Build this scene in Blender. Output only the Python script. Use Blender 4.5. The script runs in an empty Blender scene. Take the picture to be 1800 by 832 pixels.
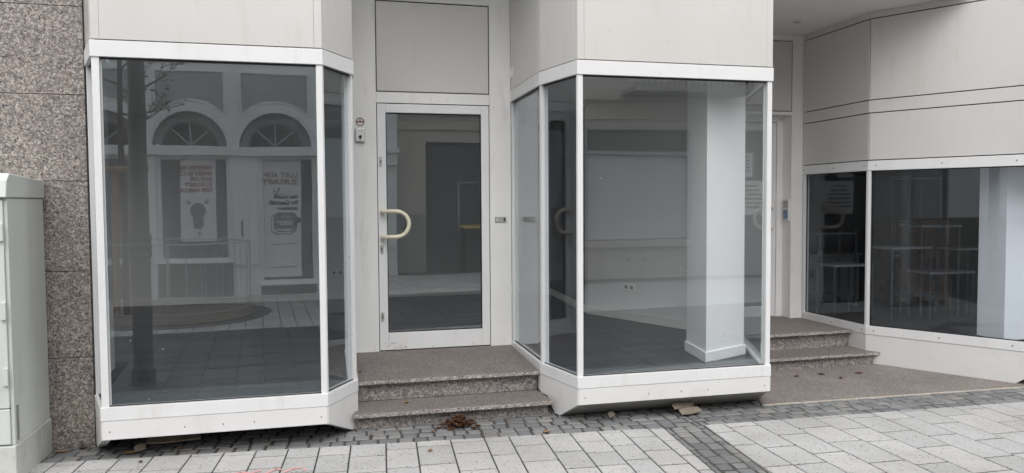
import bpy, bmesh, math, random
from mathutils import Vector, Matrix
random.seed(7)
SC = bpy.context.scene
COL = SC.collection
R = math.radians

# ------------------------------------------------------------------ materials
def nodes(name):
    m = bpy.data.materials.new(name); m.use_nodes = True
    nt = m.node_tree; nt.nodes.clear()
    out = nt.nodes.new('ShaderNodeOutputMaterial')
    return m, nt, out

def N(nt, typ, **kw):
    n = nt.nodes.new(typ)
    for k, v in kw.items():
        if k.startswith('i_'):
            n.inputs[k[2:].replace('_', ' ')].default_value = v
        else:
            setattr(n, k, v)
    return n

def ramp(nt, stops, interp='LINEAR'):
    r = nt.nodes.new('ShaderNodeValToRGB'); r.color_ramp.interpolation = interp
    el = r.color_ramp.elements
    while len(el) > 1: el.remove(el[-1])
    el[0].position, el[0].color = stops[0][0], (*stops[0][1], 1)
    for p, c in stops[1:]:
        e = el.new(p); e.color = (*c, 1)
    return r

def mixc(nt, fac, a, b, mode='MIX'):
    n = nt.nodes.new('ShaderNodeMix'); n.data_type = 'RGBA'; n.blend_type = mode
    for sock, v in ((0, fac), (6, a), (7, b)):
        if hasattr(v, 'is_linked') or hasattr(v, 'links'): nt.links.new(v, n.inputs[sock])
        elif sock == 0: n.inputs[0].default_value = v
        else: n.inputs[sock].default_value = (*v, 1)
    return n.outputs[2]

def coords(nt, scale=(1, 1, 1), rot=(0, 0, 0)):
    tc = nt.nodes.new('ShaderNodeTexCoord'); mp = nt.nodes.new('ShaderNodeMapping')
    mp.inputs['Scale'].default_value = scale; mp.inputs['Rotation'].default_value = rot
    nt.links.new(tc.outputs['Object'], mp.inputs['Vector'])
    return mp.outputs['Vector']

def principled(nt, out, col, rough=.5, metal=0., spec=.5, normal=None):
    p = nt.nodes.new('ShaderNodeBsdfPrincipled')
    if isinstance(col, (tuple, list)): p.inputs['Base Color'].default_value = (*col, 1)
    else: nt.links.new(col, p.inputs['Base Color'])
    if isinstance(rough, (int, float)): p.inputs['Roughness'].default_value = rough
    else: nt.links.new(rough, p.inputs['Roughness'])
    p.inputs['Metallic'].default_value = metal
    p.inputs['Specular IOR Level'].default_value = spec
    if normal is not None: nt.links.new(normal, p.inputs['Normal'])
    nt.links.new(p.outputs[0], out.inputs[0])
    return p

def bump(nt, h, strength=.3, dist=.01):
    b = nt.nodes.new('ShaderNodeBump'); b.inputs['Strength'].default_value = strength; b.inputs['Distance'].default_value = dist
    nt.links.new(h, b.inputs['Height']); return b.outputs[0]

def noise(nt, vec, scale, detail=4, rough=.55):
    n = N(nt, 'ShaderNodeTexNoise', i_Scale=scale, i_Detail=detail, i_Roughness=rough)
    nt.links.new(vec, n.inputs['Vector']); return n

def plain(name, col, rough=.5, var=.06, scale=6., metal=0., spec=.5, grime=None, streak=False):
    """paint or plastic with a gentle unevenness, and stains of a shape of their own"""
    m, nt, out = nodes(name)
    v = coords(nt)
    n = noise(nt, v, scale, 5)
    lo = tuple(c * (1 - var) for c in col); hi = tuple(min(1, c * (1 + var)) for c in col)
    c = ramp(nt, [(.3, lo), (.7, hi)]); nt.links.new(n.outputs[0], c.inputs[0])
    colout = c.outputs[0]
    if grime:
        v2 = coords(nt, (1, 1, .18) if streak else (1, 1, 1))
        g = noise(nt, v2, 9 if streak else 3.5, 7, .7)
        gr = ramp(nt, [(.54, (0, 0, 0)), (.78, (1, 1, 1))]); nt.links.new(g.outputs[0], gr.inputs[0])
        f = N(nt, 'ShaderNodeMath', operation='MULTIPLY'); f.inputs[1].default_value = grime[1]
        nt.links.new(gr.outputs[0], f.inputs[0])
        colout = mixc(nt, f.outputs[0], colout, grime[0])
        # small specks
        vo = N(nt, 'ShaderNodeTexVoronoi', i_Scale=16.); nt.links.new(v, vo.inputs['Vector'])
        sp = ramp(nt, [(.0, (1, 1, 1)), (.05, (1, 1, 1)), (.075, (0, 0, 0))]); nt.links.new(vo.outputs['Distance'], sp.inputs[0])
        vo2 = N(nt, 'ShaderNodeSeparateColor'); nt.links.new(vo.outputs['Color'], vo2.inputs[0])
        th = N(nt, 'ShaderNodeMath', operation='GREATER_THAN'); th.inputs[1].default_value = .80; nt.links.new(vo2.outputs[0], th.inputs[0])
        mu = N(nt, 'ShaderNodeMath', operation='MULTIPLY'); nt.links.new(sp.outputs[0], mu.inputs[0]); nt.links.new(th.outputs[0], mu.inputs[1])
        mu2 = N(nt, 'ShaderNodeMath', operation='MULTIPLY'); mu2.inputs[1].default_value = .6; nt.links.new(mu.outputs[0], mu2.inputs[0])
        colout = mixc(nt, mu2.outputs[0], colout, (.16, .13, .10))
    rn = noise(nt, v, 14, 3)
    rr = N(nt, 'ShaderNodeMapRange'); rr.inputs['To Min'].default_value = rough * .8; rr.inputs['To Max'].default_value = min(1, rough * 1.2)
    nt.links.new(rn.outputs[0], rr.inputs[0])
    principled(nt, out, colout, rr.outputs[0], metal, spec)
    return m

def granite(name, dark, mid, warm, light, scale=75., rough=.6, grime=None, joint=None):
    m, nt, out = nodes(name)
    v = coords(nt)
    nz = noise(nt, v, 30, 2)
    vv = N(nt, 'ShaderNodeVectorMath', operation='MULTIPLY_ADD')
    vv.inputs[1].default_value = (.02, .02, .02); nt.links.new(nz.outputs['Color'], vv.inputs[0]); nt.links.new(v, vv.inputs[2])
    cols = []
    for s in (scale, scale * 2.1):
        vo = N(nt, 'ShaderNodeTexVoronoi', i_Scale=s); nt.links.new(vv.outputs[0], vo.inputs['Vector'])
        sep = N(nt, 'ShaderNodeSeparateColor'); nt.links.new(vo.outputs['Color'], sep.inputs[0])
        r = ramp(nt, [(0, dark), (.17, dark), (.2, mid), (.46, mid), (.5, warm), (.72, warm), (.78, light), (1, light)])
        nt.links.new(sep.outputs[0], r.inputs[0]); cols.append(r.outputs[0])
    c = mixc(nt, .5, cols[0], cols[1])
    big = noise(nt, v, 2.2, 5, .6)
    br = ramp(nt, [(.3, (.82, .82, .84)), (.7, (1.12, 1.1, 1.06))]); nt.links.new(big.outputs[0], br.inputs[0])
    c = mixc(nt, 1., c, br.outputs[0], 'MULTIPLY')
    if grime:
        g = noise(nt, v, 3., 8, .68)
        gr = ramp(nt, [(.35, (0, 0, 0)), (.62, (1, 1, 1))]); nt.links.new(g.outputs[0], gr.inputs[0])
        f = N(nt, 'ShaderNodeMath', operation='MULTIPLY_ADD'); f.inputs[1].default_value = grime[1] * .5; f.inputs[2].default_value = grime[1] * .5
        nt.links.new(gr.outputs[0], f.inputs[0])
        c = mixc(nt, f.outputs[0], c, grime[0])
    principled(nt, out, c, rough)
    return m

def paver(name, base, var, rough=.75, speck=True, warm=(1.0, .975, .95)):
    """one colour per loose stone, dark speckles and pores, wide soft stains"""
    m, nt, out = nodes(name)
    v = coords(nt)
    gi = nt.nodes.new('ShaderNodeNewGeometry')
    r = ramp(nt, [(0, tuple(b * (1 - var) for b in base)), (.5, base), (1, tuple(b * (1 + var) * w for b, w in zip(base, warm)))])
    nt.links.new(gi.outputs['Random Per Island'], r.inputs[0])
    c = r.outputs[0]
    fine = noise(nt, v, 160, 3, .6)
    fr = ramp(nt, [(.3, (.8, .8, .8)), (.7, (1.14, 1.14, 1.14))]); nt.links.new(fine.outputs[0], fr.inputs[0])
    c = mixc(nt, 1., c, fr.outputs[0], 'MULTIPLY')
    st = noise(nt, v, 1.3, 7, .62)
    sr = ramp(nt, [(.3, (.78, .77, .75)), (.62, (1.06, 1.06, 1.06))]); nt.links.new(st.outputs[0], sr.inputs[0])
    c = mixc(nt, .85, c, sr.outputs[0], 'MULTIPLY')
    hgt = fine.outputs[0]
    if speck:
        for sc_, th, dk in ((42., .34, .6), (80., .36, .42)):
            vo = N(nt, 'ShaderNodeTexVoronoi', i_Scale=sc_); nt.links.new(v, vo.inputs['Vector'])
            sep = N(nt, 'ShaderNodeSeparateColor'); nt.links.new(vo.outputs['Color'], sep.inputs[0])
            lim = N(nt, 'ShaderNodeMath', operation='MULTIPLY'); lim.inputs[1].default_value = th; nt.links.new(sep.outputs[1], lim.inputs[0])
            lt = N(nt, 'ShaderNodeMath', operation='LESS_THAN'); nt.links.new(vo.outputs['Distance'], lt.inputs[0]); nt.links.new(lim.outputs[0], lt.inputs[1])
            k = N(nt, 'ShaderNodeMath', operation='MULTIPLY'); k.inputs[1].default_value = dk; nt.links.new(lt.outputs[0], k.inputs[0])
            c = mixc(nt, k.outputs[0], c, (.13, .125, .12))
    principled(nt, out, c, rough, normal=bump(nt, hgt, .25, .003))
    return m

def glass(name, r0=.08, tint=(.86, .90, .90), dust=.025):
    """clear pane: schlick mirror over a tinted see-through, a film of dust and a few dried splashes"""
    m, nt, out = nodes(name)
    v = coords(nt)
    lw = N(nt, 'ShaderNodeLayerWeight'); lw.inputs['Blend'].default_value = .5
    pw = N(nt, 'ShaderNodeMath', operation='POWER'); pw.inputs[1].default_value = 5.; nt.links.new(lw.outputs['Facing'], pw.inputs[0])
    ma = N(nt, 'ShaderNodeMath', operation='MULTIPLY_ADD'); ma.inputs[1].default_value = 1 - r0; ma.inputs[2].default_value = r0
    nt.links.new(pw.outputs[0], ma.inputs[0])
    tr = N(nt, 'ShaderNodeBsdfTransparent'); tr.inputs[0].default_value = (*tint, 1)
    gl = N(nt, 'ShaderNodeBsdfGlossy'); gl.inputs['Roughness'].default_value = 0.0; gl.inputs['Color'].default_value = (.93, .97, 1, 1)
    mx = nt.nodes.new('ShaderNodeMixShader')
    nt.links.new(ma.outputs[0], mx.inputs[0]); nt.links.new(tr.outputs[0], mx.inputs[1]); nt.links.new(gl.outputs[0], mx.inputs[2])
    # dirt
    wv = noise(nt, v, 1.7, 1, .4); bw = N(nt, 'ShaderNodeBump'); bw.inputs['Strength'].default_value = 1.; bw.inputs['Distance'].default_value = .0007
    nt.links.new(wv.outputs[0], bw.inputs['Height']); nt.links.new(bw.outputs[0], gl.inputs['Normal'])
    n1 = noise(nt, coords(nt, (1, 1, .3)), 5, 7, .7)
    d1 = N(nt, 'ShaderNodeMapRange'); d1.inputs['From Min'].default_value = .35; d1.inputs['From Max'].default_value = .75
    d1.inputs['To Min'].default_value = dust * .3; d1.inputs['To Max'].default_value = dust * 2.6; nt.links.new(n1.outputs[0], d1.inputs[0])
    vo = N(nt, 'ShaderNodeTexVoronoi', i_Scale=11.); nt.links.new(v, vo.inputs['Vector'])
    sp = N(nt, 'ShaderNodeMath', operation='LESS_THAN'); sp.inputs[1].default_value = .055; nt.links.new(vo.outputs['Distance'], sp.inputs[0])
    sep = N(nt, 'ShaderNodeSeparateColor'); nt.links.new(vo.outputs['Color'], sep.inputs[0])
    th = N(nt, 'ShaderNodeMath', operation='GREATER_THAN'); th.inputs[1].default_value = .86; nt.links.new(sep.outputs[0], th.inputs[0])
    mm = N(nt, 'ShaderNodeMath', operation='MULTIPLY'); nt.links.new(sp.outputs[0], mm.inputs[0]); nt.links.new(th.outputs[0], mm.inputs[1])
    m3 = N(nt, 'ShaderNodeMath', operation='MULTIPLY_ADD'); m3.inputs[1].default_value = .35; nt.links.new(mm.outputs[0], m3.inputs[0]); nt.links.new(d1.outputs[0], m3.inputs[2])
    df = N(nt, 'ShaderNodeBsdfDiffuse'); df.inputs[0].default_value = (.62, .62, .6, 1)
    m2 = nt.nodes.new('ShaderNodeMixShader')
    nt.links.new(m3.outputs[0], m2.inputs[0]); nt.links.new(mx.outputs[0], m2.inputs[1]); nt.links.new(df.outputs[0], m2.inputs[2])
    nt.links.new(m2.outputs[0], out.inputs[0])
    return m

def planks(name):
    m, nt, out = nodes(name)
    v = coords(nt)
    br = N(nt, 'ShaderNodeTexBrick', i_Scale=1.0)
    br.offset = .37; br.offset_frequency = 3
    br.inputs['Brick Width'].default_value = 1.25; br.inputs['Row Height'].default_value = .16
    br.inputs['Mortar Size'].default_value = .003
    br.inputs['Color1'].default_value = (.034, .036, .041, 1); br.inputs['Color2'].default_value = (.062, .064, .071, 1); br.inputs['Mortar'].default_value = (.012, .012, .014, 1)
    nt.links.new(v, br.inputs['Vector'])
    v2 = coords(nt, (1.2, 26, 1))
    g = noise(nt, v2, 3, 6, .65)
    gr = ramp(nt, [(.3, (.45, .45, .48)), (.7, (1.6, 1.6, 1.65))]); nt.links.new(g.outputs[0], gr.inputs[0])
    c = mixc(nt, 1., br.outputs[0], gr.outputs[0], 'MULTIPLY')
    principled(nt, out, c, .42, normal=bump(nt, g.outputs[0], .12, .002))
    return m

def bark(name, a, b):
    m, nt, out = nodes(name)
    v = coords(nt, (1, 1, .2)); g = noise(nt, v, 40, 5)
    r = ramp(nt, [(.3, a), (.7, b)]); nt.links.new(g.outputs[0], r.inputs[0])
    principled(nt, out, r.outputs[0], .85, normal=bump(nt, g.outputs[0], .5, .004)); return m

M = {}
M['frame'] = plain('white_frame', (.765, .765, .77), .34, .03, 3, grime=((.45, .42, .37), .30), streak=True)
M['panel'] = plain('white_panel', (.625, .608, .59), .2, .03, 1.2, grime=((.42, .38, .30), .26), streak=True)
M['plinth'] = plain('white_plinth', (.74, .735, .73), .36, .03, 2, grime=((.45, .40, .33), .28))
M['doorwhite'] = plain('white_door', (.82, .815, .81), .36, .04, 2, grime=((.42, .39, .34), .36), streak=True)
M['toe'] = plain('grey_metal', (.42, .41, .38), .5, .12, 4, grime=((.16, .14, .11), .6))
M['gasket'] = plain('black_gasket', (.018, .018, .02), .5, .1)
M['granite'] = granite('granite_wall', (.035, .034, .037), (.165, .162, .165), (.25, .20, .178), (.50, .455, .41), 86., .5)
M['step_riser'] = granite('granite_riser', (.045, .045, .05), (.19, .19, .20), (.29, .25, .23), (.56, .53, .50), 72., .6, grime=((.16, .14, .125), .25))
M['step_tread'] = granite('granite_tread', (.055, .051, .05), (.155, .14, .132), (.21, .18, .166), (.365, .335, .318), 100., .7, grime=((.138, .119, .11), .5))
M['nosing'] = granite('granite_nosing', (.06, .058, .06), (.23, .225, .225), (.34, .295, .27), (.60, .57, .54), 85., .6)
M['recess_slab'] = granite('granite_paving', (.07, .064, .062), (.18, .165, .157), (.24, .208, .194), (.39, .365, .345), 95., .75, grime=((.17, .15, .138), .45))
M['slab'] = paver('paving_slab', (.46, .457, .456), .09, warm=(1.0, .992, .975))
M['slab_dark'] = paver('dark_slab', (.058, .06, .066), .14)
M['sett'] = paver('basalt_sett', (.185, .19, .197), .22, .7, speck=False, warm=(1.1, 1.05, .97))
M['joint'] = plain('joint_sand', (.055, .052, .048), .95, .35, 30)
M['glass'] = glass('shop_glass', .118, (.975, .992, 1.0), .006)
M['glass_clear'] = glass('clear_shop_glass', .10, (.985, .997, 1.0), .006)
M['glass_dark'] = glass('corner_glass', .034, (.93, .95, .97), .008)
M['planks'] = planks('dark_planks')
M['wallwhite'] = plain('interior_white', (.72, .72, .71), .8, .03, 1.5)
M['ceilwhite'] = plain('ceiling_white', (.78, .78, .77), .8, .03, 1.5)
M['pillar'] = plain('pillar_white', (.91, .915, .92), .55, .02, 2)
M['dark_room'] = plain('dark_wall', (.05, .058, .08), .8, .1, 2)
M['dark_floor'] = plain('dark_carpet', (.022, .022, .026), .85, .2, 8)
M['cabinet'] = plain('grey_green_steel', (.64, .665, .635), .45, .04, 2, grime=((.27, .23, .17), .3), streak=True)
M['cabinet_plinth'] = plain('grey_concrete_plinth', (.56, .57, .54), .6, .08, 5, grime=((.16, .14, .11), .5))
M['dark_metal'] = plain('dark_metal', (.035, .036, .038), .45, .15, 20)
M['steel'] = plain('brushed_steel', (.55, .54, .51), .35, .08, 20, metal=.6)
M['cream'] = plain('cream_plastic', (.70, .645, .52), .35, .04, 8, grime=((.40, .33, .22), .25))
M['scuff'] = plain('scuff_grey', (.36, .34, .31), .7, .2, 40)
M['black'] = plain('black_plastic', (.02, .02, .022), .4, .1)
M['plastic_white'] = plain('white_plastic', (.75, .74, .7), .4, .03)
M['blue_lcd'] = plain('blue_display', (.16, .24, .38), .3, .1)
M['red'] = plain('red_print', (.30, .10, .10), .6, .1)
M['maroon'] = plain('maroon_print', (.26, .15, .155), .6, .1)
M['ink'] = plain('dark_print', (.05, .052, .06), .7, .1)
M['inkgrey'] = plain('grey_print', (.20, .205, .21), .7, .05)
M['paper'] = plain('white_paper', (.78, .78, .79), .8, .02)
M['leaf'] = plain('dead_leaf', (.115, .052, .028), .8, .5, 30)
M['leaf2'] = plain('dry_leaf', (.24, .135, .06), .8, .4, 30)
M['cardboard'] = plain('weathered_wood', (.21, .18, .14), .8, .25, 14, grime=((.2, .16, .11), .5))
M['pink'] = plain('pink_chalk', (.70, .36, .34), .9, .12, 40)
M['brown'] = plain('brown_wood', (.20, .115, .07), .6, .25, 12)
M['sideboard'] = plain('grey_cabinet', (.20, .20, .22), .5, .06, 5)
M['leg_metal'] = plain('leg_metal', (.075, .075, .08), .5, .1)
M['stand'] = plain('stand_grey', (.22, .225, .235), .45, .06, 6)
# far side of the street
M['render_white'] = plain('white_render', (.84, .84, .835), .85, .04, 1.2, grime=((.45, .44, .40), .3), streak=True)
M['grey_infill'] = plain('grey_infill', (.22, .225, .225), .8, .08, 2)
M['grey_panel'] = plain('grey_panel', (.40, .41, .415), .7, .12, 1.6, grime=((.25, .25, .25), .5))
M['plinth_grey'] = plain('grey_plinth', (.10, .105, .105), .8, .1, 4)
M['dark_glass'] = plain('dark_window', (.035, .04, .045), .12, .1)
M['room_grey'] = plain('grey_room', (.42, .44, .46), .8, .1, 2)
M['beige'] = plain('beige_render', (.54, .51, .45), .9, .05, 1.2, grime=((.36, .33, .28), .35), streak=True)
M['beige_low'] = plain('beige_plinth', (.36, .35, .33), .9, .08, 2)
M['gate'] = plain('grey_gate', (.075, .08, .09), .55, .06, 2)
M['shutter'] = plain('pale_blind', (.66, .67, .68), .6, .04, 3)
M['yellow'] = plain('yellow_lid', (.62, .47, .12), .5, .1)
M['lamp_paint'] = plain('lamp_paint', (.03, .034, .034), .45, .15, 20)
M['railing'] = plain('railing_paint', (.44, .44, .43), .45, .05)
M['stake'] = bark('stake_wood', (.20, .12, .065), (.33, .22, .13))
M['bark'] = bark('tree_bark', (.045, .038, .03), (.10, .085, .07))
M['soil'] = plain('pit_gravel', (.20, .18, .15), .95, .4, 25)
M['asphalt'] = plain('asphalt', (.13, .13, .132), .9, .2, 30)

# ------------------------------------------------------------------ mesh builder
class MB:
    def __init__(s): s.v = []; s.f = []; s.smooth = []
    def add(s, vs, fs, sm=False):
        o = len(s.v); s.v += [tuple(p) for p in vs]; s.f += [tuple(i + o for i in f) for f in fs]; s.smooth += [sm] * len(fs)
    def box(s, x0, x1, y0, y1, z0, z1):
        s.prism([(x0, y0), (x1, y0), (x1, y1), (x0, y1)], z0, z1)
        return s
    def prism(s, poly, z0, z1, z1s=None):
        n = len(poly)
        vs = [(x, y, z0) for x, y in poly] + [(x, y, (z1s[i] if z1s else z1)) for i, (x, y) in enumerate(poly)]
        s.add(vs, [tuple(range(n))[::-1], tuple(range(n, 2 * n))] + [(i, (i + 1) % n, n + (i + 1) % n, n + i) for i in range(n)])
        return s
    def extr(s, poly, off):
        """planar 3-D polygon pushed along off"""
        n = len(poly); off = Vector(off)
        vs = [Vector(p) for p in poly]; vs += [p + off for p in vs]
        s.add(vs, [tuple(range(n))[::-1], tuple(range(n, 2 * n))] + [(i, (i + 1) % n, n + (i + 1) % n, n + i) for i in range(n)])
        return s
    def tube(s, pts, r, seg=10, closed=False, caps=True):
        pts = [Vector(p) for p in pts]; n = len(pts)
        rs = r if isinstance(r, (list, tuple)) else [r] * n
        up = None; rings = []
        for i, p in enumerate(pts):
            a = pts[i - 1] if (i > 0 or closed) else p; b = pts[(i + 1) % n] if (i < n - 1 or closed) else p
            t = (b - a).normalized()
            if up is None:
                up = Vector((0, 0, 1)) if abs(t.z) < .9 else Vector((1, 0, 0))
            u = (up - t * up.dot(t)).normalized(); w = t.cross(u); up = u
            rings.append([p + (u * math.cos(k * 2 * math.pi / seg) + w * math.sin(k * 2 * math.pi / seg)) * rs[i] for k in range(seg)])
        vs = [q for ring in rings for q in ring]; fs = []
        for i in range(n if closed else n - 1):
            j = (i + 1) % n
            for k in range(seg):
                k2 = (k + 1) % seg
                fs.append((i * seg + k, i * seg + k2, j * seg + k2, j * seg + k))
        if caps and not closed:
            fs.append(tuple(range(seg))[::-1]); fs.append(tuple((n - 1) * seg + k for k in range(seg)))
        s.add(vs, fs, True); return s
    def lathe(s, prof, cx, cy, seg=20):
        vs = []; fs = []
        for r, z in prof:
            for k in range(seg):
                a = k * 2 * math.pi / seg; vs.append((cx + r * math.cos(a), cy + r * math.sin(a), z))
        for i in range(len(prof) - 1):
            for k in range(seg):
                k2 = (k + 1) % seg; fs.append((i * seg + k, i * seg + k2, (i + 1) * seg + k2, (i + 1) * seg + k))
        fs.append(tuple(range(seg))[::-1]); fs.append(tuple((len(prof) - 1) * seg + k for k in range(seg)))
        s.add(vs, fs, True); return s
    def build(s, name, mat, parent=None, bevel=0., recalc=True):
        me = bpy.data.meshes.new(name)
        off = parent_world(parent)
        me.from_pydata([tuple(Vector(p) - off) for p in s.v], [], s.f)
        me.polygons.foreach_set('use_smooth', s.smooth)
        if recalc:
            bm = bmesh.new(); bm.from_mesh(me); bmesh.ops.recalc_face_normals(bm, faces=bm.faces[:]); bm.to_mesh(me); bm.free()
        me.materials.append(mat if not isinstance(mat, str) else M[mat])
        o = bpy.data.objects.new(name, me); COL.objects.link(o)
        if parent: o.parent = parent
        if bevel:
            b = o.modifiers.new('edge', 'BEVEL'); b.width = bevel; b.segments = 2; b.limit_method = 'ANGLE'; b.angle_limit = R(35)
        if any(s.smooth):
            try: me.set_sharp_from_angle(angle=R(40))
            except Exception: pass
        return o

def parent_world(p):
    v = Vector((0, 0, 0))
    while p is not None: v += p.location; p = p.parent
    return v

def thing(name, label, cat, loc=(0, 0, 0), group=None):
    o = bpy.data.objects.new(name, None); o.location = loc; COL.objects.link(o); o.empty_display_size = .1
    o['label'] = label; o['category'] = cat
    if group: o['group'] = group
    return o
def tag(o, label, cat, group=None):
    o['label'] = label; o['category'] = cat
    if group: o['group'] = group
    return o
def struct(o, kind='structure'): o['kind'] = kind; return o
def box(*a): return MB().box(*a)
def copy_tree(o, parent=None):
    c = o.copy(); COL.objects.link(c)
    if parent: c.parent = parent
    for ch in list(o.children): copy_tree(ch, c)
    return c

class Path:
    """plan outline of glazing, left to right as seen from the street; n is measured outwards"""
    def __init__(s, pts):
        s.p = [Vector(q) for q in pts]; s.k = len(pts) - 1
        s.d = [(s.p[i + 1] - s.p[i]).normalized() for i in range(s.k)]
        s.n = [Vector((d.y, -d.x)) for d in s.d]
    def L(s, i): return (s.p[i + 1] - s.p[i]).length
    def at(s, i, t, n): return s.p[i] + s.d[i] * t + s.n[i] * n
    def corner(s, j, n):
        if j == 0: return s.p[0] + s.n[0] * n
        if j == s.k: return s.p[j] + s.n[-1] * n
        a, b = s.n[j - 1], s.n[j]; m = (a + b).normalized()
        return s.p[j] + m * (n / m.dot(a))
    def seg(s, i, n0, n1, z0, z1, g=.0006):
        """mitred bar along segment i"""
        d = s.d[i] * g
        q = [s.corner(i, n1) + d, s.corner(i + 1, n1) - d, s.corner(i + 1, n0) - d, s.corner(i, n0) + d]
        return MB().prism([tuple(v) for v in q], z0, z1)
    def part(s, i, t0, t1, n0, n1, z0, z1):
        q = [s.at(i, t0, n1), s.at(i, t1, n1), s.at(i, t1, n0), s.at(i, t0, n0)]
        return MB().prism([tuple(v) for v in q], z0, z1)
    def post(s, j, w, n0, n1, z0, z1, wb=None):
        wb = w if wb is None else wb
        q = []
        if j > 0: q.append(s.at(j - 1, s.L(j - 1) - w, n1))
        q.append(s.corner(j, n1))
        if j < s.k: q.append(s.at(j, wb, n1)); q.append(s.at(j, wb, n0))
        q.append(s.corner(j, n0))
        if j > 0: q.append(s.at(j - 1, s.L(j - 1) - w, n0))
        return MB().prism([tuple(v) for v in q], z0, z1)
    def poly(s, i, pts, n0, n1):
        """flat panel with outline (t, z) on segment i"""
        q = [(*s.at(i, t, n1), z) for t, z in pts]; off = s.n[i] * (n0 - n1)
        return MB().extr(q, (off.x, off.y, 0))

def gasket_panel(P, i, t0, t1, z0, z1, parent, n=.006, mat='panel', gap=.007):
    P.part(i, t0 + gap, t1 - gap, n - .02, n + .002, z0 + gap, z1 - gap).build('panel', mat, parent, .0015)
    P.part(i, t0, t1, n - .02, n, z0, z1).build('gasket', 'gasket', parent)

def text_mesh(body, size, loc, mat, parent, name='lettering', bold=0., align='CENTER', flip=True, depth=.002):
    """text standing on a wall that faces +y (flip) or -y"""
    cu = bpy.data.curves.new(name, 'FONT'); cu.body = body; cu.size = size; cu.align_x = align; cu.align_y = 'CENTER'; cu.extrude = depth; cu.offset = bold; cu.resolution_u = 2
    to = bpy.data.objects.new(name + '_tmp', cu); COL.objects.link(to)
    me = bpy.data.meshes.new_from_object(to.evaluated_get(bpy.context.evaluated_depsgraph_get()))
    bpy.data.objects.remove(to); bpy.data.curves.remove(cu)
    me.transform(Matrix.Rotation(R(90), 4, 'X'))
    if flip: me.transform(Matrix.Rotation(R(180), 4, 'Z'))
    me.transform(Matrix.Translation(Vector(loc) - parent_world(parent)))
    me.materials.clear(); me.materials.append(M[mat])
    o = bpy.data.objects.new(name, me); COL.objects.link(o); o.parent = parent; return o

# ------------------------------------------------------------------ ground
def clip(poly, planes):
    for a, b, c in planes:
        out = []
        for i in range(len(poly)):
            p, q = poly[i], poly[(i + 1) % len(poly)]
            fp, fq = a * p[0] + b * p[1] - c, a * q[0] + b * q[1] - c
            if fp <= 0: out.append(p)
            if (fp < 0 < fq) or (fq < 0 < fp):
                t = fp / (fp - fq); out.append((p[0] + (q[0] - p[0]) * t, p[1] + (q[1] - p[1]) * t))
        poly = out
        if len(poly) < 3: return None
    return poly
def area(p): return abs(sum(p[i][0] * p[(i + 1) % len(p)][1] - p[(i + 1) % len(p)][0] * p[i][1] for i in range(len(p)))) / 2
def stone(mb, poly, gap, cham, z, drop, tilt=0.):
    if not poly or area(poly) < .0006: return
    cx = sum(p[0] for p in poly) / len(poly); cy = sum(p[1] for p in poly) / len(poly)
    if area(poly) and sum(poly[i][0] * poly[(i + 1) % len(poly)][1] - poly[(i + 1) % len(poly)][0] * poly[i][1] for i in range(len(poly))) < 0: poly = poly[::-1]
    def inset(d):
        m = len(poly); out = []
        for i in range(m):
            p0, p1, p2 = poly[i - 1], poly[i], poly[(i + 1) % m]
            e1 = Vector((p1[0] - p0[0], p1[1] - p0[1])); e2 = Vector((p2[0] - p1[0], p2[1] - p1[1]))
            if e1.length < 1e-6 or e2.length < 1e-6: out.append(p1); continue
            e1.normalize(); e2.normalize(); n1 = Vector((-e1.y, e1.x)); n2 = Vector((-e2.y, e2.x)); mm = n1 + n2
            if mm.length < .3: mm = n1
            mm.normalize(); k = min(d / max(.35, mm.dot(n1)), math.hypot(p1[0] - cx, p1[1] - cy) * .7)
            out.append((p1[0] + mm.x * k, p1[1] + mm.y * k))
        return out
    a, b = inset(gap), inset(gap + cham); n = len(poly)
    tx, ty = random.uniform(-tilt, tilt), random.uniform(-tilt, tilt); dz = random.uniform(-tilt, tilt) * .08
    zz = lambda x, y: z + dz + tx * (x - cx) + ty * (y - cy)
    vs = [(x, y, z - drop) for x, y in a] + [(x, y, zz(x, y) - cham * .7) for x, y in a] + [(x, y, zz(x, y)) for x, y in b]
    fs = [tuple(range(2 * n, 3 * n))]
    for i in range(n):
        j = (i + 1) % n; fs += [(i, j, n + j, n + i), (n + i, n + j, 2 * n + j, 2 * n + i)]
    mb.add(vs, fs)

def line(p, q):
    """half-plane a x + b y <= c whose inside is to the left of p->q"""
    dx, dy = q[0] - p[0], q[1] - p[1]
    a, b = dy, -dx; return (a, b, a * p[0] + b * p[1])

struct(box(-70, 70, -70, 70, -.3, -.0065).build('ground', 'joint'))
EDGE_L = ((2.6, 4.9), (-9, 5.82)); EDGE_R = ((12, 4.60), (2.6, 4.903))
STRIP_L = ((2.325, 4.93), (1.45, -3.7)); STRIP_R = ((2.635, 4.92), (1.77, -3.7))
def slab_field(name, ang, planes, x0, x1, y0, y1, widths, lens, mat='slab'):
    mb = MB(); ca, sa = math.cos(ang), math.sin(ang)
    T = lambda u, v: (2.4 + u * ca - v * sa, 4.9 + u * sa + v * ca)
    u = x0
    while u < x1:
        w = random.choice(widths); v = y1 + random.uniform(-.3, 0)
        while v > y0:
            l = random.choice(lens) * random.uniform(.95, 1.05)
            q = clip([T(u, v - l + .0045), T(u + w, v - l + .0045), T(u + w, v - .0045), T(u, v - .0045)], planes)
            stone(mb, q, .0050, .003, 0, .02, .0045)
            v -= l
        u += w
    return struct(mb.build(name, mat, recalc=False))
FAR = line((-20, -3.70), (20, -3.70))
NEAR_A, NEAR_B = (2.6, 3.62), (-9, 4.54)          # dark carriageway of stone slabs between two light pavements
FAR_A, FAR_B = (10, -.62), (-9, .62)
NEAR_R = (12, 2.75)
W1, L1 = [.17, .2, .2, .23], [.23, .27, .31, .36]
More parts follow.
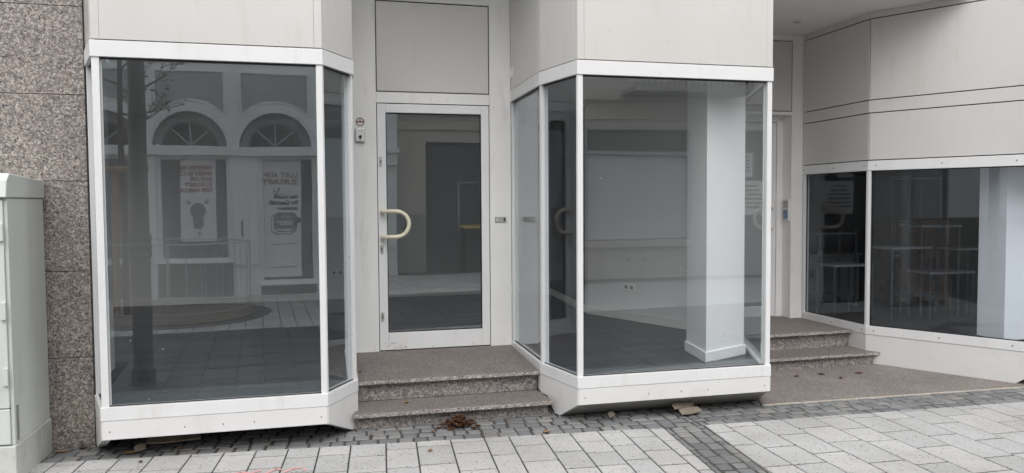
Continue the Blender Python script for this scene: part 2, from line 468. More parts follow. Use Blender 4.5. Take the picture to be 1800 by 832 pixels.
slab_field('pavement', R(-4.3), [line(*EDGE_L), line(STRIP_L[1], STRIP_L[0]), line(NEAR_B, NEAR_A)], -9, 1.2, -2.5, 1.2, W1, L1)
slab_field('pavement_beyond_strip', R(-1.8), [line(*EDGE_R), line(STRIP_R[0], STRIP_R[1]), line(NEAR_A, NEAR_R)], -.6, 10, -2.5, 1, [.2, .23, .23, .26], [.28, .34, .40, .46])
slab_field('carriageway', R(-4.3), [line(NEAR_A, NEAR_B), line(NEAR_R, NEAR_A), line(FAR_B, FAR_A)], -10, 10, -6.5, .5, [.24, .3, .3], [.4, .5, .6], 'slab_dark')
slab_field('far_pavement', R(-4.3), [line(FAR_A, FAR_B), FAR], -10, 10, -10, -3, W1, L1)
def sett_field(name, org, ang, planes, u0, u1, v0, v1, du, dv, z=-.001):
    mb = MB(); ca, sa = math.cos(ang), math.sin(ang)
    T = lambda u, v: (org[0] + u * ca - v * sa, org[1] + u * sa + v * ca)
    v = v0
    while v < v1:
        h = dv * random.uniform(.9, 1.1); u = u0 - random.uniform(0, du)
        while u < u1:
            w = du * random.uniform(.78, 1.25); j = lambda: random.uniform(-.005, .005)
            q = clip([T(u + j(), v + j()), T(u + w + j(), v + j()), T(u + w + j(), v + h + j()), T(u + j(), v + h + j())], planes)
            stone(mb, q, .004, .011, z, .02, .035)
            u += w
        v += h
    return struct(mb.build(name, 'sett', recalc=False))
sett_field('gutter_band', (2.6, 4.905), R(-4.5), [line(EDGE_L[1], EDGE_L[0]), line((2.6, 6.5), (2.6, 4)) if False else (1, 0, 2.62)], -6.5, .1, 0, 1.05, .115, .098)
sett_field('gutter_band_recess', (2.62, 4.903), R(-1.8), [line(EDGE_R[1], EDGE_R[0]), (-1, 0, -2.62), line((3.3, 5.268), (12, 5.11)) if False else (0, 1, 5.45)], 0, 9.5, 0, .62, .125, .098)
sett_field('drain_strip', (2.48, 4.9), R(84.3), [line(STRIP_L[0], STRIP_L[1]), line(STRIP_R[1], STRIP_R[0]), (0, 1, 4.91), line(NEAR_B, NEAR_A)], -2.6, .1, -.2, .22, .13, .102)

# granite apron of the right-hand entrance
ap = MB(); ap.prism([(3.33, 5.268), (5.93, 5.20), (5.70, 5.5), (5.17, 6.38), (5.17, 7.6), (3.9, 7.6), (3.80, 6.4)], -.05, .006)
struct(ap.build('recess_paving', 'recess_slab'))
struct(MB().prism([(3.33, 5.240), (5.9, 5.175), (5.93, 5.203), (3.33, 5.268)], -.05, .003).build('cement_edge', plain('cement_line', (.45, .40, .35), .9, .2, 20)))

# ------------------------------------------------------------------ granite wall at the left
gw = thing('granite_wall', 'speckled granite clad wall behind the grey utility cabinet', 'wall', (-3, 5.52, 0))
zs = [-.02, .60, 1.17, 1.76, 2.32, 2.89, 3.47, 4.1]
for a, b in zip(zs, zs[1:]):
    for x0, x1 in ((-3.05, -1.49), (-4.6, -3.05), (-6.2, -4.6)):
        box(x0 + .0015, x1 - .0015, 5.52, 5.56, a + .0022, b - .0022).build('cladding_slab', 'granite', gw, .0015)
box(-6.2, -1.492, 5.561, 5.9, -.02, 4.1).build('core', plain('mortar_core', (.10, .09, .085), .9), gw)

# ------------------------------------------------------------------ bays
ZB, ZT, ZF, ZR, ZS, ZTOP = .3457, 2.505, 2.605, .262, .142, 3.62
def bay(name, label, pts, posts, base_polys, toe, pane='glass'):
    P = Path(pts); c = pts[len(pts) // 2]
    t = thing(name, label, 'bay window', (c[0], c[1], 0), 'white framed bay windows')
    for i in range(P.k):
        P.seg(i, -.06, .012, ZR, ZB).build('bottom_rail', 'frame', t, .002)
        P.seg(i, -.06, .012, ZT, ZF).build('top_rail', 'frame', t, .002)
        if base_polys[i]:
            P.poly(i, base_polys[i], -.045, .009).build('plinth_panel', 'plinth', t, .002)
        w0 = posts[i][1]; w1 = posts[i + 1][0]
        P.part(i, w0 + .0005, P.L(i) - w1 - .0005, -.034, -.024, ZB + .002, ZT - .002).build('pane', 'glass_dark' if (pane != 'glass' and i == 1) else pane, t)
        # black seals top and bottom
        g = MB()
        for z0, z1 in ((ZB + .0005, ZB + .006), (ZT - .010, ZT - .0005)):
            q = P.part(i, w0, P.L(i) - w1, -.023, -.012, z0, z1); g.add(q.v, q.f)
        g.build('seal', 'gasket', t)
        # cladding above
        wt = .045
        a = wt if i > 0 else 0.004; b = wt if i < P.k - 1 else .004
        P.part(i, a + .0012, P.L(i) - b - .0012, -.04, .006, ZF + .008, ZTOP).build('upper_panel', 'panel', t, .0015)
        P.seg(i, -.06, -.02, ZF - .004, ZTOP).build('backing', 'gasket', t)
    for j in range(P.k + 1):
        wa, wb = posts[j]
        if wa + wb == 0: continue
        P.post(j, wa, -.055, .003, ZB - .003, ZT + .003, wb).build('mullion', 'frame', t, .0015)
        if 0 < j < P.k: P.post(j, .045, -.04, .005, ZF + .008, ZTOP).build('corner_trim', 'panel', t, .0012)
    fr_i = 2 if pane != 'glass' else 1
    scw = MB()
    for f_ in (.03, .35, .52, .66, .97):
        for dz in (.05, .062 if f_ == .52 else .05):
            p = P.at(fr_i, P.L(fr_i) * f_, .0088); q = P.at(fr_i, P.L(fr_i) * f_, .0102); scw.tube([(p.x, p.y, ZS + dz), (q.x, q.y, ZS + dz)], .0045, 8)
            break
    scw.build('screw_head', 'dark_metal', t)['kind'] = 'stuff'
    if toe:
        toe.build('underside', 'toe', t)
    return t, P

LP = [(-1.475, 5.515), (-1.345, 5.142), (.0106, 5.142), (.217, 5.502), (.226, 6.667)]
lf = .413; lq = .395
toeL = MB().extr([(-1.325, 5.16, ZS + .004), (.0, 5.16, ZS + .004), (.19, 5.50, ZS - .01), (-1.45, 5.50, ZS - .01)], (0, 0, .012))
bay('bay_window', 'leftmost bay window, reflecting arches and posters, beside the granite wall', LP,
    [(0, .012), (.014, .040), (.036, .018), (.02, .02), (.02, 0)],
    [[(0, .02), (0, ZR - .002), (lq, ZR - .002), (lq, ZS), (.25 * lq, .02)],
     [(0, ZS), (1.3556, ZS), (1.3556, ZR - .002), (0, ZR - .002)],
     [(0, ZS), (.80 * lf, .004), (lf, .004), (lf, ZR - .002), (0, ZR - .002)],
     [(0, .1), (1.16, .1), (1.16, ZR - .002), (0, ZR - .002)]], toeL)
RP = [(1.6605, 6.667), (1.649, 5.684), (1.767, 5.142), (3.311, 5.142), (3.82, 6.40)]
rf = .5547
toeR = MB().extr([(1.775, 5.150, ZS - .001), (3.305, 5.150, ZS - .001), (3.37, 5.40, .002), (1.72, 5.40, .002)], (0, .012, .004))
bay('bay_window', 'middle bay window with a white pillar standing behind its glass', RP,
    [(0, .018), (.022, .022), (.02, .036), (.036, .02), (.03, 0)],
    [[(0, .12), (.983, .12), (.983, ZR - .002), (0, ZR - .002)],
     [(0, .11), (.10, .11), (.22, .004), (.30, .004), (rf, ZS), (rf, ZR - .002), (0, ZR - .002)],
     [(0, ZS), (1.544, ZS), (1.544, ZR - .002), (0, ZR - .002)],
     [(0, ZS), (.45, .004), (1.357, .004), (1.357, ZR - .002), (0, ZR - .002)]], toeR, 'glass_clear')

# ------------------------------------------------------------------ entrance between the bays
YD = 6.667
es = thing('door_surround', 'white panelled surround framing the glass entrance door', 'door surround', (.95, YD, .3))
box(.232, .4636, YD, YD + .06, .29, 3.42).build('pilaster', 'doorwhite', es, .003)
box(1.4604, 1.655, YD, YD + .06, .29, 3.42).build('pilaster', 'doorwhite', es, .003)
box(.4642, 1.4598, YD + .001, YD + .06, 2.470, 2.562).build('transom_rail', 'doorwhite', es, .002)
box(.4642, 1.4598, YD + .001, YD + .06, 3.345, 3.42).build('head_rail', 'doorwhite', es, .002)
box(.4642, 1.4598, YD + .004, YD + .05, 2.564, 3.343).build('gasket', 'gasket', es)
box(.4722, 1.4518, YD + .002, YD + .03, 2.572, 3.335).build('transom_panel', 'panel', es, .002)
g = MB(); g.box(.464, .475, YD + .03, YD + .07, .29, 2.469); g.box(1.449, 1.460, YD + .03, YD + .07, .29, 2.469); g.box(.4755, 1.4485, YD + .03, YD + .07, 2.455, 2.469)
g.build('door_stop', 'gasket', es)

d = thing('entrance_door', 'white framed glass door with cream C shaped handle at the top of the steps', 'door', (.96, YD, .3))
x0, x1, z0, z1 = .470, 1.4540, .319, 2.463
gx0, gx1, gz0, gz1 = .543, 1.384, .470, 2.388
y0, y1 = YD + .006, YD + .055
for a in ((x0, gx0, z0, z1), (gx1, x1, z0, z1)): box(a[0], a[1], y0, y1, a[2], a[3]).build('stile', 'frame', d, .003)
for a in ((z0, gz0), (gz1, z1)): box(gx0 + .0004, gx1 - .0004, y0, y1, *a).build('rail', 'frame', d, .003)
g = MB()
for a in ((gx0, gx0 + .008, gz0, gz1), (gx1 - .008, gx1, gz0, gz1), (gx0 + .008, gx1 - .008, gz0, gz0 + .008), (gx0 + .008, gx1 - .008, gz1 - .010, gz1)): g.box(a[0], a[1], YD + .018, YD + .04, a[2], a[3])
g.build('seal', 'gasket', d)
box(gx0 + .002, gx1 - .002, YD + .026, YD + .034, gz0 + .002, gz1 - .002).build('pane', 'glass', d)
def c_handle(parent, x, y, z0, z1, reach, sgn, r=.0185):
    rr = (z1 - z0) / 2; zc = (z0 + z1) / 2; xa = x + sgn * (reach - rr)
    pts = [(x, y + .062, z1), (x, y + .02, z1), (x + sgn * .02, y, z1), (xa, y, z1)]
    pts += [(xa + sgn * rr * math.sin(a), y, zc + rr * math.cos(a)) for a in [math.pi * k / 14 for k in range(1, 14)]]
    pts += [(xa, y, z0), (x + sgn * .02, y, z0), (x, y + .02, z0), (x, y + .062, z0)]
    return MB().tube(pts, r, 14).build('handle', 'cream', parent)
sc_ = MB()
for i in range(26):
    a = random.uniform(0, 3.1); xx = random.uniform(.49, 1.42) if i % 2 else random.uniform(.49, .75); zz = random.uniform(.328, .385); l = random.uniform(.006, .035)
    sc_.extr([(xx, y0 - .0006, zz), (xx + l, y0 - .0006, zz + random.uniform(-.004, .004)), (xx + l * .9, y0 - .0006, zz + .003), (xx + .002, y0 - .0006, zz + .004)], (0, .0004, 0))
sc_.build('scuff_marks', 'scuff', d)['kind'] = 'stuff'
c_handle(d, .503, 6.612, 1.312, 1.533, .225, 1)
for z in (1.965, 1.207, .616):
    lk = box(.482, .508, YD - .002, YD + .0065, z - .04, z + .04).build('lock_plate', 'steel', d, .002)
    box(.491, .499, YD - .004, YD - .002, z - .016, z + .012).build('keyhole', 'black', lk)

k = thing('key_switch', 'small metal key switch box beside the entrance door', 'key switch', (.325, YD, 2.187))
box(.286, .364, YD - .03, YD - .0005, 2.13, 2.245).build('housing', 'steel', k, .004)
box(.291, .359, YD - .033, YD - .0302, 2.135, 2.240).build('face_plate', 'doorwhite', k, .001)
MB().tube([(.325, YD - .041, 2.172), (.325, YD - .032, 2.172)], .013, 14).build('lock_cylinder', 'dark_metal', k)
box(.321, .329, YD - .042, YD - .034, 2.148, 2.170).build('key_slot', 'black', k)
for dx in (-.014, .014): MB().tube([(.325 + dx, YD - .035, 2.218), (.325 + dx, YD - .032, 2.218)], .0035, 8).build('indicator', 'black', k)
st = thing('round_sticker', 'faded round red and white sticker above the key switch', 'sticker', (.326, YD, 2.30))
def disc(cx, z, y, r, th=.001, seg=28, r2=None):
    m = MB()
    if r2 is None: m.extr([(cx + r * math.cos(2 * math.pi * i / seg), y, z + r * math.sin(2 * math.pi * i / seg)) for i in range(seg)], (0, th, 0))
    else:
        for i in range(seg):
            a, b = 2 * math.pi * i / seg, 2 * math.pi * (i + 1) / seg
            m.extr([(cx + q * math.cos(w), y, z + q * math.sin(w)) for q, w in ((r, a), (r, b), (r2, b), (r2, a))], (0, th, 0))
    return m
disc(.326, 2.302, YD - .0012, .040).build('backing', 'paper', st)
disc(.326, 2.302, YD - .0022, .037, r2=.028).build('ring', 'maroon', st)
box(.291, .361, YD - .0034, YD - .0024, 2.295, 2.309).build('band', 'maroon', st)
disc(.326, 2.318, YD - .0022, .008).build('emblem', 'maroon', st)
sp = thing('wall_plate', 'small metal plate with two push keys on the surround, left of the middle bay', 'switch plate', (1.556, YD, 1.452))
box(1.503, 1.609, YD - .008, YD - .0005, 1.426, 1.478).build('plate', 'steel', sp, .002)
box(1.516, 1.532, YD - .011, YD - .0082, 1.442, 1.464).build('key', 'plastic_white', sp, .001)
box(1.582, 1.596, YD - .011, YD - .0082, 1.438, 1.466).build('slot', 'black', sp)

# steps of the main door
s = thing('granite_steps', 'two granite steps leading up to the entrance door', 'steps', (.95, 5.4, 0))
def flank_x(y): # left and right limits between the two bays
    xl = .0106 + (y - 5.142) / .36 * .2064 if y < 5.502 else .217 + (y - 5.502) * .008
    xr = 1.767 - (y - 5.142) / .542 * .118 if y < 5.684 else 1.649 + (y - 5.684) * .0117
    return xl + .012, xr - .012
def tread(y0, y1, z0, z1a, z1b, ov):
    (a0, b0), (a1, b1) = flank_x(y0), flank_x(y1)
    return MB().prism([(a0 + .02, y0), (b0 + ov, y0), (b1, y1), (a1, y1)], z0, 0, [z1a, z1a, z1b, z1b])
MB().prism([(.20, 5.445), (1.625, 5.445), (1.625, 5.74), (.235, 5.74)], -.02, .0915).build('riser', 'step_riser', s, .002)
MB().prism([(.188, 5.385), (1.642, 5.385), (1.642, 5.47), (1.63, 5.742), (.232, 5.742)], .092, .121).build('tread', 'step_tread', s, .006)
MB().prism([(.238, 5.745), (1.625, 5.745), (1.63, 6.72), (.24, 6.72)], .1205, .2535).build('riser', 'step_riser', s, .002)
MB().prism([(.236, 5.690), (1.628, 5.690), (1.648, 6.70), (.238, 6.70)], .254, 0, [.283, .283, .312, .312]).build('landing_slab', 'step_tread', s, .006)
MB().prism([(.1865, 5.3815), (1.6435, 5.3815), (1.6435, 5.3865), (.1865, 5.3865)], .0925, .1175).build('nosing', 'nosing', s, .001)
MB().prism([(.2345, 5.6865), (1.6295, 5.6865), (1.6295, 5.6915), (.2345, 5.6915)], .2545, .2795).build('nosing', 'nosing', s, .001)

# soft debris on the ground ------------------------------------------------
def leaf_shape(mb, cx, cy, z, l, w, a, curl):
    ca, sa = math.cos(a), math.sin(a)
    pr = [(-.5, 0), (-.25, .42), (.1, .5), (.5, 0), (.1, -.5), (-.25, -.42)]
    top = [(cx + (u * l) * ca - (v * w) * sa, cy + (u * l) * sa + (v * w) * ca, z + abs(v) * curl + abs(u) * curl * .6) for u, v in pr]
    mid = [(cx - .25 * l * ca, cy - .25 * l * sa, z), (cx + .1 * l * ca, cy + .1 * l * sa, z)]
    vs = top + mid; fs = [(0, 6, 1), (1, 6, 7, 2), (2, 7, 3), (3, 7, 4), (4, 7, 6, 5), (5, 6, 0)]
    n = len(vs); vs = vs + [(x, y, zz + .0015) for x, y, zz in vs]
    mb.add(vs, fs + [tuple(i + n for i in f[::-1]) for f in fs])
pm = MB()
for i in range(230):
    r = abs(random.gauss(0, .42)); a = random.uniform(0, 6.28)
    x = .925 + r * .155 * math.cos(a); y = 5.33 + r * .10 * math.sin(a)
    leaf_shape(pm, x, y, .004 + max(0, .085 * (1 - r * 1.1)) * random.random(), random.uniform(.03, .065), random.uniform(.009, .02), random.uniform(0, 3.14), random.uniform(.004, .022))
tag(pm.build('leaf_pile', 'leaf', recalc=False), 'small heap of dead brown leaves at the foot of the steps', 'leaves')
def debris(x, y, kind, label, z=.004, l=.07, w=.035, a=.3, group='loose dead leaves on the ground', name='dead_leaf', cat='leaf'):
    m = MB(); leaf_shape(m, x, y, z, l, w, a, .014)
    tag(m.build(name, kind, recalc=False), label, cat, group)
debris(1.49, 5.01, 'leaf2', 'dry leaf on the paving in front of the lower granite step', a=.1)
debris(.65, 4.83, 'leaf2', 'single dry leaf on the light paving below the leaf heap', l=.05, w=.028, a=1.1)
debris(.58, 5.60, 'leaf2', 'tan leaf lying on the lower granite step', z=.124, l=.045, w=.03)
debris(.265, 5.96, 'leaf', 'dark leaf in the corner of the upper landing', z=.294, l=.06, w=.012, a=1.2)
debris(.72, 5.24, 'leaf2', 'small leaf on the setts just beside the leaf heap', l=.05, w=.022, a=2.)
debris(.30, 5.27, 'leaf2', 'upright curled leaf on the setts under the step edge', l=.05, w=.02, a=1.5)
for q, (x, y, a, t_) in enumerate([(4.16, 6.02, .4, 'dark damp leaf on the entrance paving nearest the middle bay'), (4.42, 6.03, 2.2, 'dark leaf in the middle of the entrance paving'), (4.50, 5.86, 1.0, 'dark leaf on the entrance paving nearest the paving edge'), (4.78, 5.98, 2.9, 'dark leaf on the entrance paving nearest the white base panel')]):
    debris(x, y, 'leaf', t_, z=.009, l=.075, w=.03, a=a)
debris(-1.22, 5.28, 'leaf2', 'brown leaf on the setts below the left corner of the leftmost bay', l=.11, w=.05, a=.2)
def board(x, y, l, w, a, label, z=.012, tilt=.03, mat='cardboard'):
    m = MB(); ca, sa = math.cos(a), math.sin(a)
    P_ = [(-.5, -.45), (-.1, -.5), (.5, -.3), (.42, .4), (.05, .5), (-.48, .25)]
    pts = [(x + u * l * ca - v * w * sa, y + u * l * sa + v * w * ca, z + tilt * (v + .5)) for u, v in P_]
    m.extr(pts, (0, 0, .012)); tag(m.build('wood_scrap', mat, bevel=.002), label, 'wood scrap', 'scraps of wood under the bays')
debris(-1.66, 5.42, 'leaf2', 'dry leaf in the corner between cabinet and granite wall', l=.10, w=.03, a=.1)
debris(-1.55, 5.47, 'leaf', 'dark leaf at the foot of the granite wall', l=.06, w=.03, a=.8)
debris(-1.12, 5.08, 'leaf', 'tiny red brown leaf on the light paving nearest the cabinet', l=.03, w=.02, a=.8)
debris(-.93, 5.30, 'leaf2', 'pale curled leaf on the dark setts under the leftmost bay', l=.06, w=.03, a=1.2)
board(2.66, 5.165, .19, .065, .12, 'larger pale piece of broken wood lying under the middle bay')
board(2.63, 5.23, .20, .05, .25, 'thin wood splinter on top of the larger piece under the middle bay', z=.04)
board(2.05, 5.22, .06, .03, .4, 'tiny wood chip on the dark setts under the middle bay')
board(-.98, 5.40, .34, .10, -.02, 'pale wood strip half hidden under the leftmost bay', z=.03)
board(-1.17, 5.30, .07, .03, .3, 'small pale chip at the corner of the leftmost bay')

# pink chalk scrawl on the paving
pk = MB()
def stroke(pts, w):
    for (xa, ya), (xb, yb) in zip(pts, pts[1:]):
        dx, dy = xb - xa, yb - ya; l = math.hypot(dx, dy); nx, ny = -dy / l * w / 2, dx / l * w / 2
        pk.add([(xa + nx, ya + ny, .0052), (xb + nx, yb + ny, .0052), (xb - nx, yb - ny, .0052), (xa - nx, ya - ny, .0052)], [(0, 3, 2, 1)])
stroke([(-.56, 4.70), (-.50, 4.735), (-.44, 4.70), (-.38, 4.735)], .018)
stroke([(-.36, 4.66), (-.30, 4.74), (-.26, 4.71)], .018)
stroke([(-.245, 4.665), (-.20, 4.715), (-.15, 4.72)], .02)
stroke([(-.135, 4.70), (-.12, 4.66)], .016)
stroke([(-.40, 4.655), (-.36, 4.66)], .014)
tag(pk.build('chalk_mark', 'pink', recalc=False), 'pink spray marks on the light paving in front of the leftmost bay', 'paint marks')

# ------------------------------------------------------------------ utility cabinet
c = thing('utility_cabinet', 'tall grey green utility cabinet standing against the granite wall', 'cabinet', (-2.3, 5.2, 0))
XC = -1.744
MB().prism([(-2.95, 4.90), (XC + .004, 4.90), (XC + .004, 5.505), (-2.95, 5.505)], -.02, .215).build('plinth', 'cabinet_plinth', c, .008)
box(-2.93, XC - .004, 4.918, 5.50, .2155, 1.645).build('body', 'cabinet', c, .006)
ld = MB(); ld.extr([(XC + .004, 4.88, 1.648), (XC + .004, 5.508, 1.648), (XC + .004, 5.508, 1.742), (XC + .004, 5.46, 1.763), (XC + .004, 4.945, 1.788), (XC + .004, 4.90, 1.745)], (-1.2, 0, 0))
ld.build('lid', 'cabinet', c, .006)
for a, b in ((.225, .43), (.436, 1.632)):
    o = box(-2.36, XC - .022, 4.900, 4.9175, a, b).build('door', 'cabinet', c, .004)
    if b > 1:
        for z in (1.45, 1.0, .62):
            box(XC - .045, XC - .018, 4.880, 4.8995, z - .05, z + .05).build('hinge', 'cabinet', o, .002)
box(XC - .0245, XC - .0225, 4.9180 - .012, 4.9178, .225, 1.632).build('door_gap', 'black', c)
v_ = MB()
for i in range(16): v_.box(XC - .0042, XC - .0030, 4.945, 4.985, .235 + i * .013, .241 + i * .013)
v_.build('vent', 'black', c)

# ------------------------------------------------------------------ right entrance recess
YR_ = 7.58
rs = thing('granite_steps', 'two granite steps in the covered entrance right of the middle bay', 'steps', (4.5, 6.3, 0))
MB().prism([(3.84, 6.30), (5.20, 6.30), (5.165, 6.42), (5.165, 6.60), (3.84, 6.60)], -.02, .1).build('riser', 'step_riser', rs, .002)
MB().prism([(3.82, 6.245), (5.275, 6.265), (5.19, 6.42), (5.165, 6.62), (3.83, 6.62)], .1005, .128).build('tread', 'step_tread', rs, .006)
MB().prism([(3.84, 6.60), (5.165, 6.625), (5.165, 7.60), (3.84, 7.60)], .1275, .270).build('riser', 'step_riser', rs, .002)
MB().prism([(3.83, 6.535), (5.168, 6.575), (5.166, 7.60), (3.84, 7.60)], .2705, .300).build('landing_slab', 'step_tread', rs, .006)
MB().prism([(3.83, 6.5315), (5.168, 6.5715), (5.168, 6.5765), (3.83, 6.5365)], .271, .2965).build('nosing', 'nosing', rs, .001)
MB().prism([(3.82, 6.2415), (5.275, 6.2615), (5.275, 6.2665), (3.82, 6.2465)], .101, .1245).build('nosing', 'nosing', rs, .001)
rd = thing('entrance_door', 'glass side door with taped notices in the covered entrance', 'door', (4.45, YR_, .3))
for a, b in ((3.94, 4.03), (4.845, 4.945)): box(a, b, YR_, YR_ + .05, .305, 2.475).build('stile', 'frame', rd, .003)
box(4.0305, 4.8445, YR_, YR_ + .05, .305, .42).build('rail', 'frame', rd, .003)
box(4.0305, 4.8445, YR_, YR_ + .05, 2.39, 2.475).build('rail', 'frame', rd, .003)
box(4.031, 4.844, YR_ + .02, YR_ + .03, .421, 2.389).build('pane', 'glass_dark', rd)
c_handle(rd, 4.875, YR_ - .055, 1.30, 1.525, .235, -1)
def notice(x0, x1, z0, z1, y, label, n):
    t = thing('paper_notice', label, 'notice', ((x0 + x1) / 2, y, z0), 'paper notices taped in the covered entrance')
    box(x0, x1, y, y + .001, z0, z1).build('sheet', 'paper', t)
    h = (z1 - z0) / (n + 2); m = MB()
    for i in range(n):
        w = (x1 - x0) * random.uniform(.45, .85); xc = (x0 + x1) / 2
        z = z1 - h * (i + 1.2); xx = xc - w / 2
        while xx < xc + w / 2:
            l = random.uniform(.018, .05); m.box(xx, min(xx + l, xc + w / 2), y - .0012, y - .0002, z - h * .24, z + h * .2); xx += l + .01
    m.build('text_lines', 'ink', t)['kind'] = 'stuff'
notice(4.45, 4.83, 1.45, 1.83, YR_ + .018, 'lower paper notice with dark lines taped to the side door glass', 6)
notice(4.45, 4.66, 1.87, 2.14, YR_ + .018, 'upper paper notice taped to the side door glass', 5)
sr = thing('door_surround', 'white surround and panel over the side door in the covered entrance', 'door surround', (4.5, YR_, .3))
box(5.03, 5.172, 7.42, YR_ + .06, .295, 2.548).build('pilaster', 'doorwhite', sr, .003)
box(4.951, 5.0295, YR_ - .004, YR_ + .06, .295, 2.548).build('jamb', 'doorwhite', sr, .002)
box(3.86, 3.934, YR_ - .004, YR_ + .06, .295, 2.548).build('jamb', 'doorwhite', sr, .002)
box(3.935, 4.9505, YR_ - .002, YR_ + .06, 2.482, 2.548).build('head_rail', 'doorwhite', sr, .002)
Q = Path([(3.86, 7.44), (5.172, 7.44)])
box(5.1725, 5.226, 7.432, YR_ + .06, .295, 3.42).build('pilaster', 'doorwhite', sr)
Q.part(0, 0, 1.312, -.2, 0, 2.549, 3.42).build('fascia', 'doorwhite', sr, .002)
gasket_panel(Q, 0, .06, 1.18, 2.585, 3.355, sr)
ic = thing('intercom', 'door intercom with blue nameplate on the side door jamb', 'intercom', (5.03, 7.48, 1.5))
box(5.008, 5.0295, 7.432, 7.545, 1.385, 1.625).build('housing', 'plastic_white', ic, .004)
box(5.0055, 5.0078, 7.448, 7.530, 1.405, 1.505).build('nameplate', 'blue_lcd', ic, .001)
m = MB()
for i in range(6): m.box(5.006, 5.0078, 7.45, 7.53, 1.53 + i * .013, 1.536 + i * .013)
m.build('speaker_grille', 'inkgrey', ic)
MB().prism([(3.812, 6.402), (3.835, 6.402), (3.86, 7.60), (3.80, 7.60)], .0, 3.42).build('side_wall', 'doorwhite', sr)

# corner shop front (window, cladding) ------------------------------------
CP = Path([(5.18, 7.425), (5.18, 6.38), (5.93, 5.142), (9.2, 5.142)])
cs = thing('corner_shop_front', 'white clad shop front with dark glass right of the covered entrance', 'shop front', (5.6, 5.8, 0))
for i in range(3):
    CP.seg(i, -.05, .010, .288, .372).build('bottom_rail', 'frame', cs, .002)
    CP.seg(i, -.05, .010, 1.893, 1.988).build('top_rail', 'frame', cs, .002)
    CP.seg(i, -.05, .005, 2.455, 2.572).build('middle_rail', 'panel', cs, .002)
    CP.seg(i, -.05, .005, 3.362, 3.62 if i == 2 else 3.419).build('head_rail', 'panel', cs, .002)
    CP.seg(i, -.06, -.022, 1.98, 3.40).build('backing', 'gasket', cs)
    L = CP.L(i); a = .045 if i == 0 else .0; b = 0.0
    for z0, z1 in ((1.992, 2.452), (2.576, 3.358)):
        CP.part(i, .022 if i == 0 else .006, L - .006, -.03, .003, z0 + .006, z1 - .006).build('panel', 'panel', cs, .0012)
    CP.part(i, .05 if i == 0 else .026, L - .026, -.033, -.025, .374, 1.891).build('pane', 'glass_dark', cs)
    g = MB()
    for z0, z1 in ((.3725, .381), (1.884, 1.8925)):
        q = CP.part(i, .05 if i == 0 else .026, L - .026, -.024, -.014, z0, z1); g.add(q.v, q.f)
    q = CP.part(i, .05 if i == 0 else .026, .058 if i == 0 else .034, -.024, -.014, .3815, 1.8835); g.add(q.v, q.f)
    q = CP.part(i, L - .034, L - .026, -.024, -.014, .3815, 1.8835); g.add(q.v, q.f)
    g.build('seal', 'gasket', cs)
LB = CP.L(1)
CP.poly(0, [(.0, .2), (CP.L(0), .004), (CP.L(0), .285), (0, .285)], -.04, .006).build('base_panel', 'plinth', cs, .002)
CP.poly(1, [(0, .004), (LB * .87, .004), (LB, ZS), (LB, .285), (0, .285)], -.04, .006).build('base_panel', 'plinth', cs, .002)
CP.poly(2, [(0, ZS), (CP.L(2), ZS), (CP.L(2), .285), (0, .285)], -.04, .006).build('base_panel', 'plinth', cs, .002)
MB().extr([(5.95, 5.16, ZS - .004), (9.2, 5.16, ZS - .004), (9.2, 5.5, .01), (5.80, 5.5, .01)], (0, .012, .004)).build('underside', 'toe', cs)
CP.part(0, 0, .0215, -.05, .0045, 1.9885, 3.419).build('corner_trim', 'panel', cs, .0012)
CP.post(0, 0, -.05, .004, .369, 1.896, .048).build('mullion', 'frame', cs, .0015)
CP.post(1, .025, -.05, .004, .369, 1.896, .025).build('mullion', 'frame', cs, .0015)
CP.post(2, .025, -.05, .004, .369, 1.896, .025).build('mullion', 'frame', cs, .0015)
rv = MB()
for i in range(2):
    for t_ in ((.03, .5, .95) if i == 0 else (.05, .45, .85)):
        for z in (1.94, .33):
            p = CP.at(i, CP.L(i) * t_, .0095); q = CP.at(i, CP.L(i) * t_, .013)
            rv.tube([(p.x, p.y, z), (q.x, q.y, z)], .006, 8)
rv.build('rivet', 'dark_metal', cs)['kind'] = 'stuff'

# soffit over the covered side entrance, flat roofs
struct(MB().prism([(3.50, 5.62), (5.68, 5.62), (5.2, 6.4), (5.2, 7.7), (3.79, 7.7), (3.79, 6.43)], 3.4205, 3.615).build('soffit', 'ceilwhite'))
rf = MB(); rf.prism([(-1.47, 5.53), (-1.335, 5.155), (.0, 5.155), (.205, 5.51), (.215, 6.73), (-1.47, 6.73)], 3.621, 3.66)
rf.prism([(1.672, 6.73), (1.66, 5.69), (1.777, 5.155), (3.30, 5.155), (3.80, 6.40), (3.80, 6.73)], 3.621, 3.66)
rf.prism([(5.945, 5.155), (9.2, 5.155), (9.2, 6.73), (5.20, 6.73), (5.20, 6.40)], 3.6215, 3.66)
rf.prism([(3.505, 5.625), (5.665, 5.625), (5.195, 6.40), (5.195, 6.73), (3.805, 6.73), (3.80, 6.40)], 3.6215, 3.66)
struct(rf.build('flat_roof', 'toe'))
struct(MB().prism([(.23, 5.55), (1.64, 5.55), (1.645, 6.73), (.235, 6.73)], 3.72, 3.80).build('entrance_shade_slab', 'ceilwhite'))  # unseen slab, added to shade the panel over the main door
dl = thing('downlight', 'small round unlit downlight in the ceiling of the covered entrance', 'downlight', (4.70, 6.87, 3.42))
dm = MB(); dm.lathe([(.055, 3.4195), (.055, 3.412), (.045, 3.408), (.040, 3.4195)], 4.70, 6.87, 24); dm.build('ring', 'plastic_white', dl)
MB().lathe([(.038, 3.4192), (.038, 3.4185)], 4.70, 6.87, 20).build('lens', 'inkgrey', dl)

# unseen upper storeys of the shop, kept low and set back to admit light
sh = MB(); sh.box(-3.1, 12, 6.735, 12, 3.625, 6.0); struct(sh.build('building_shell', 'render_white'))

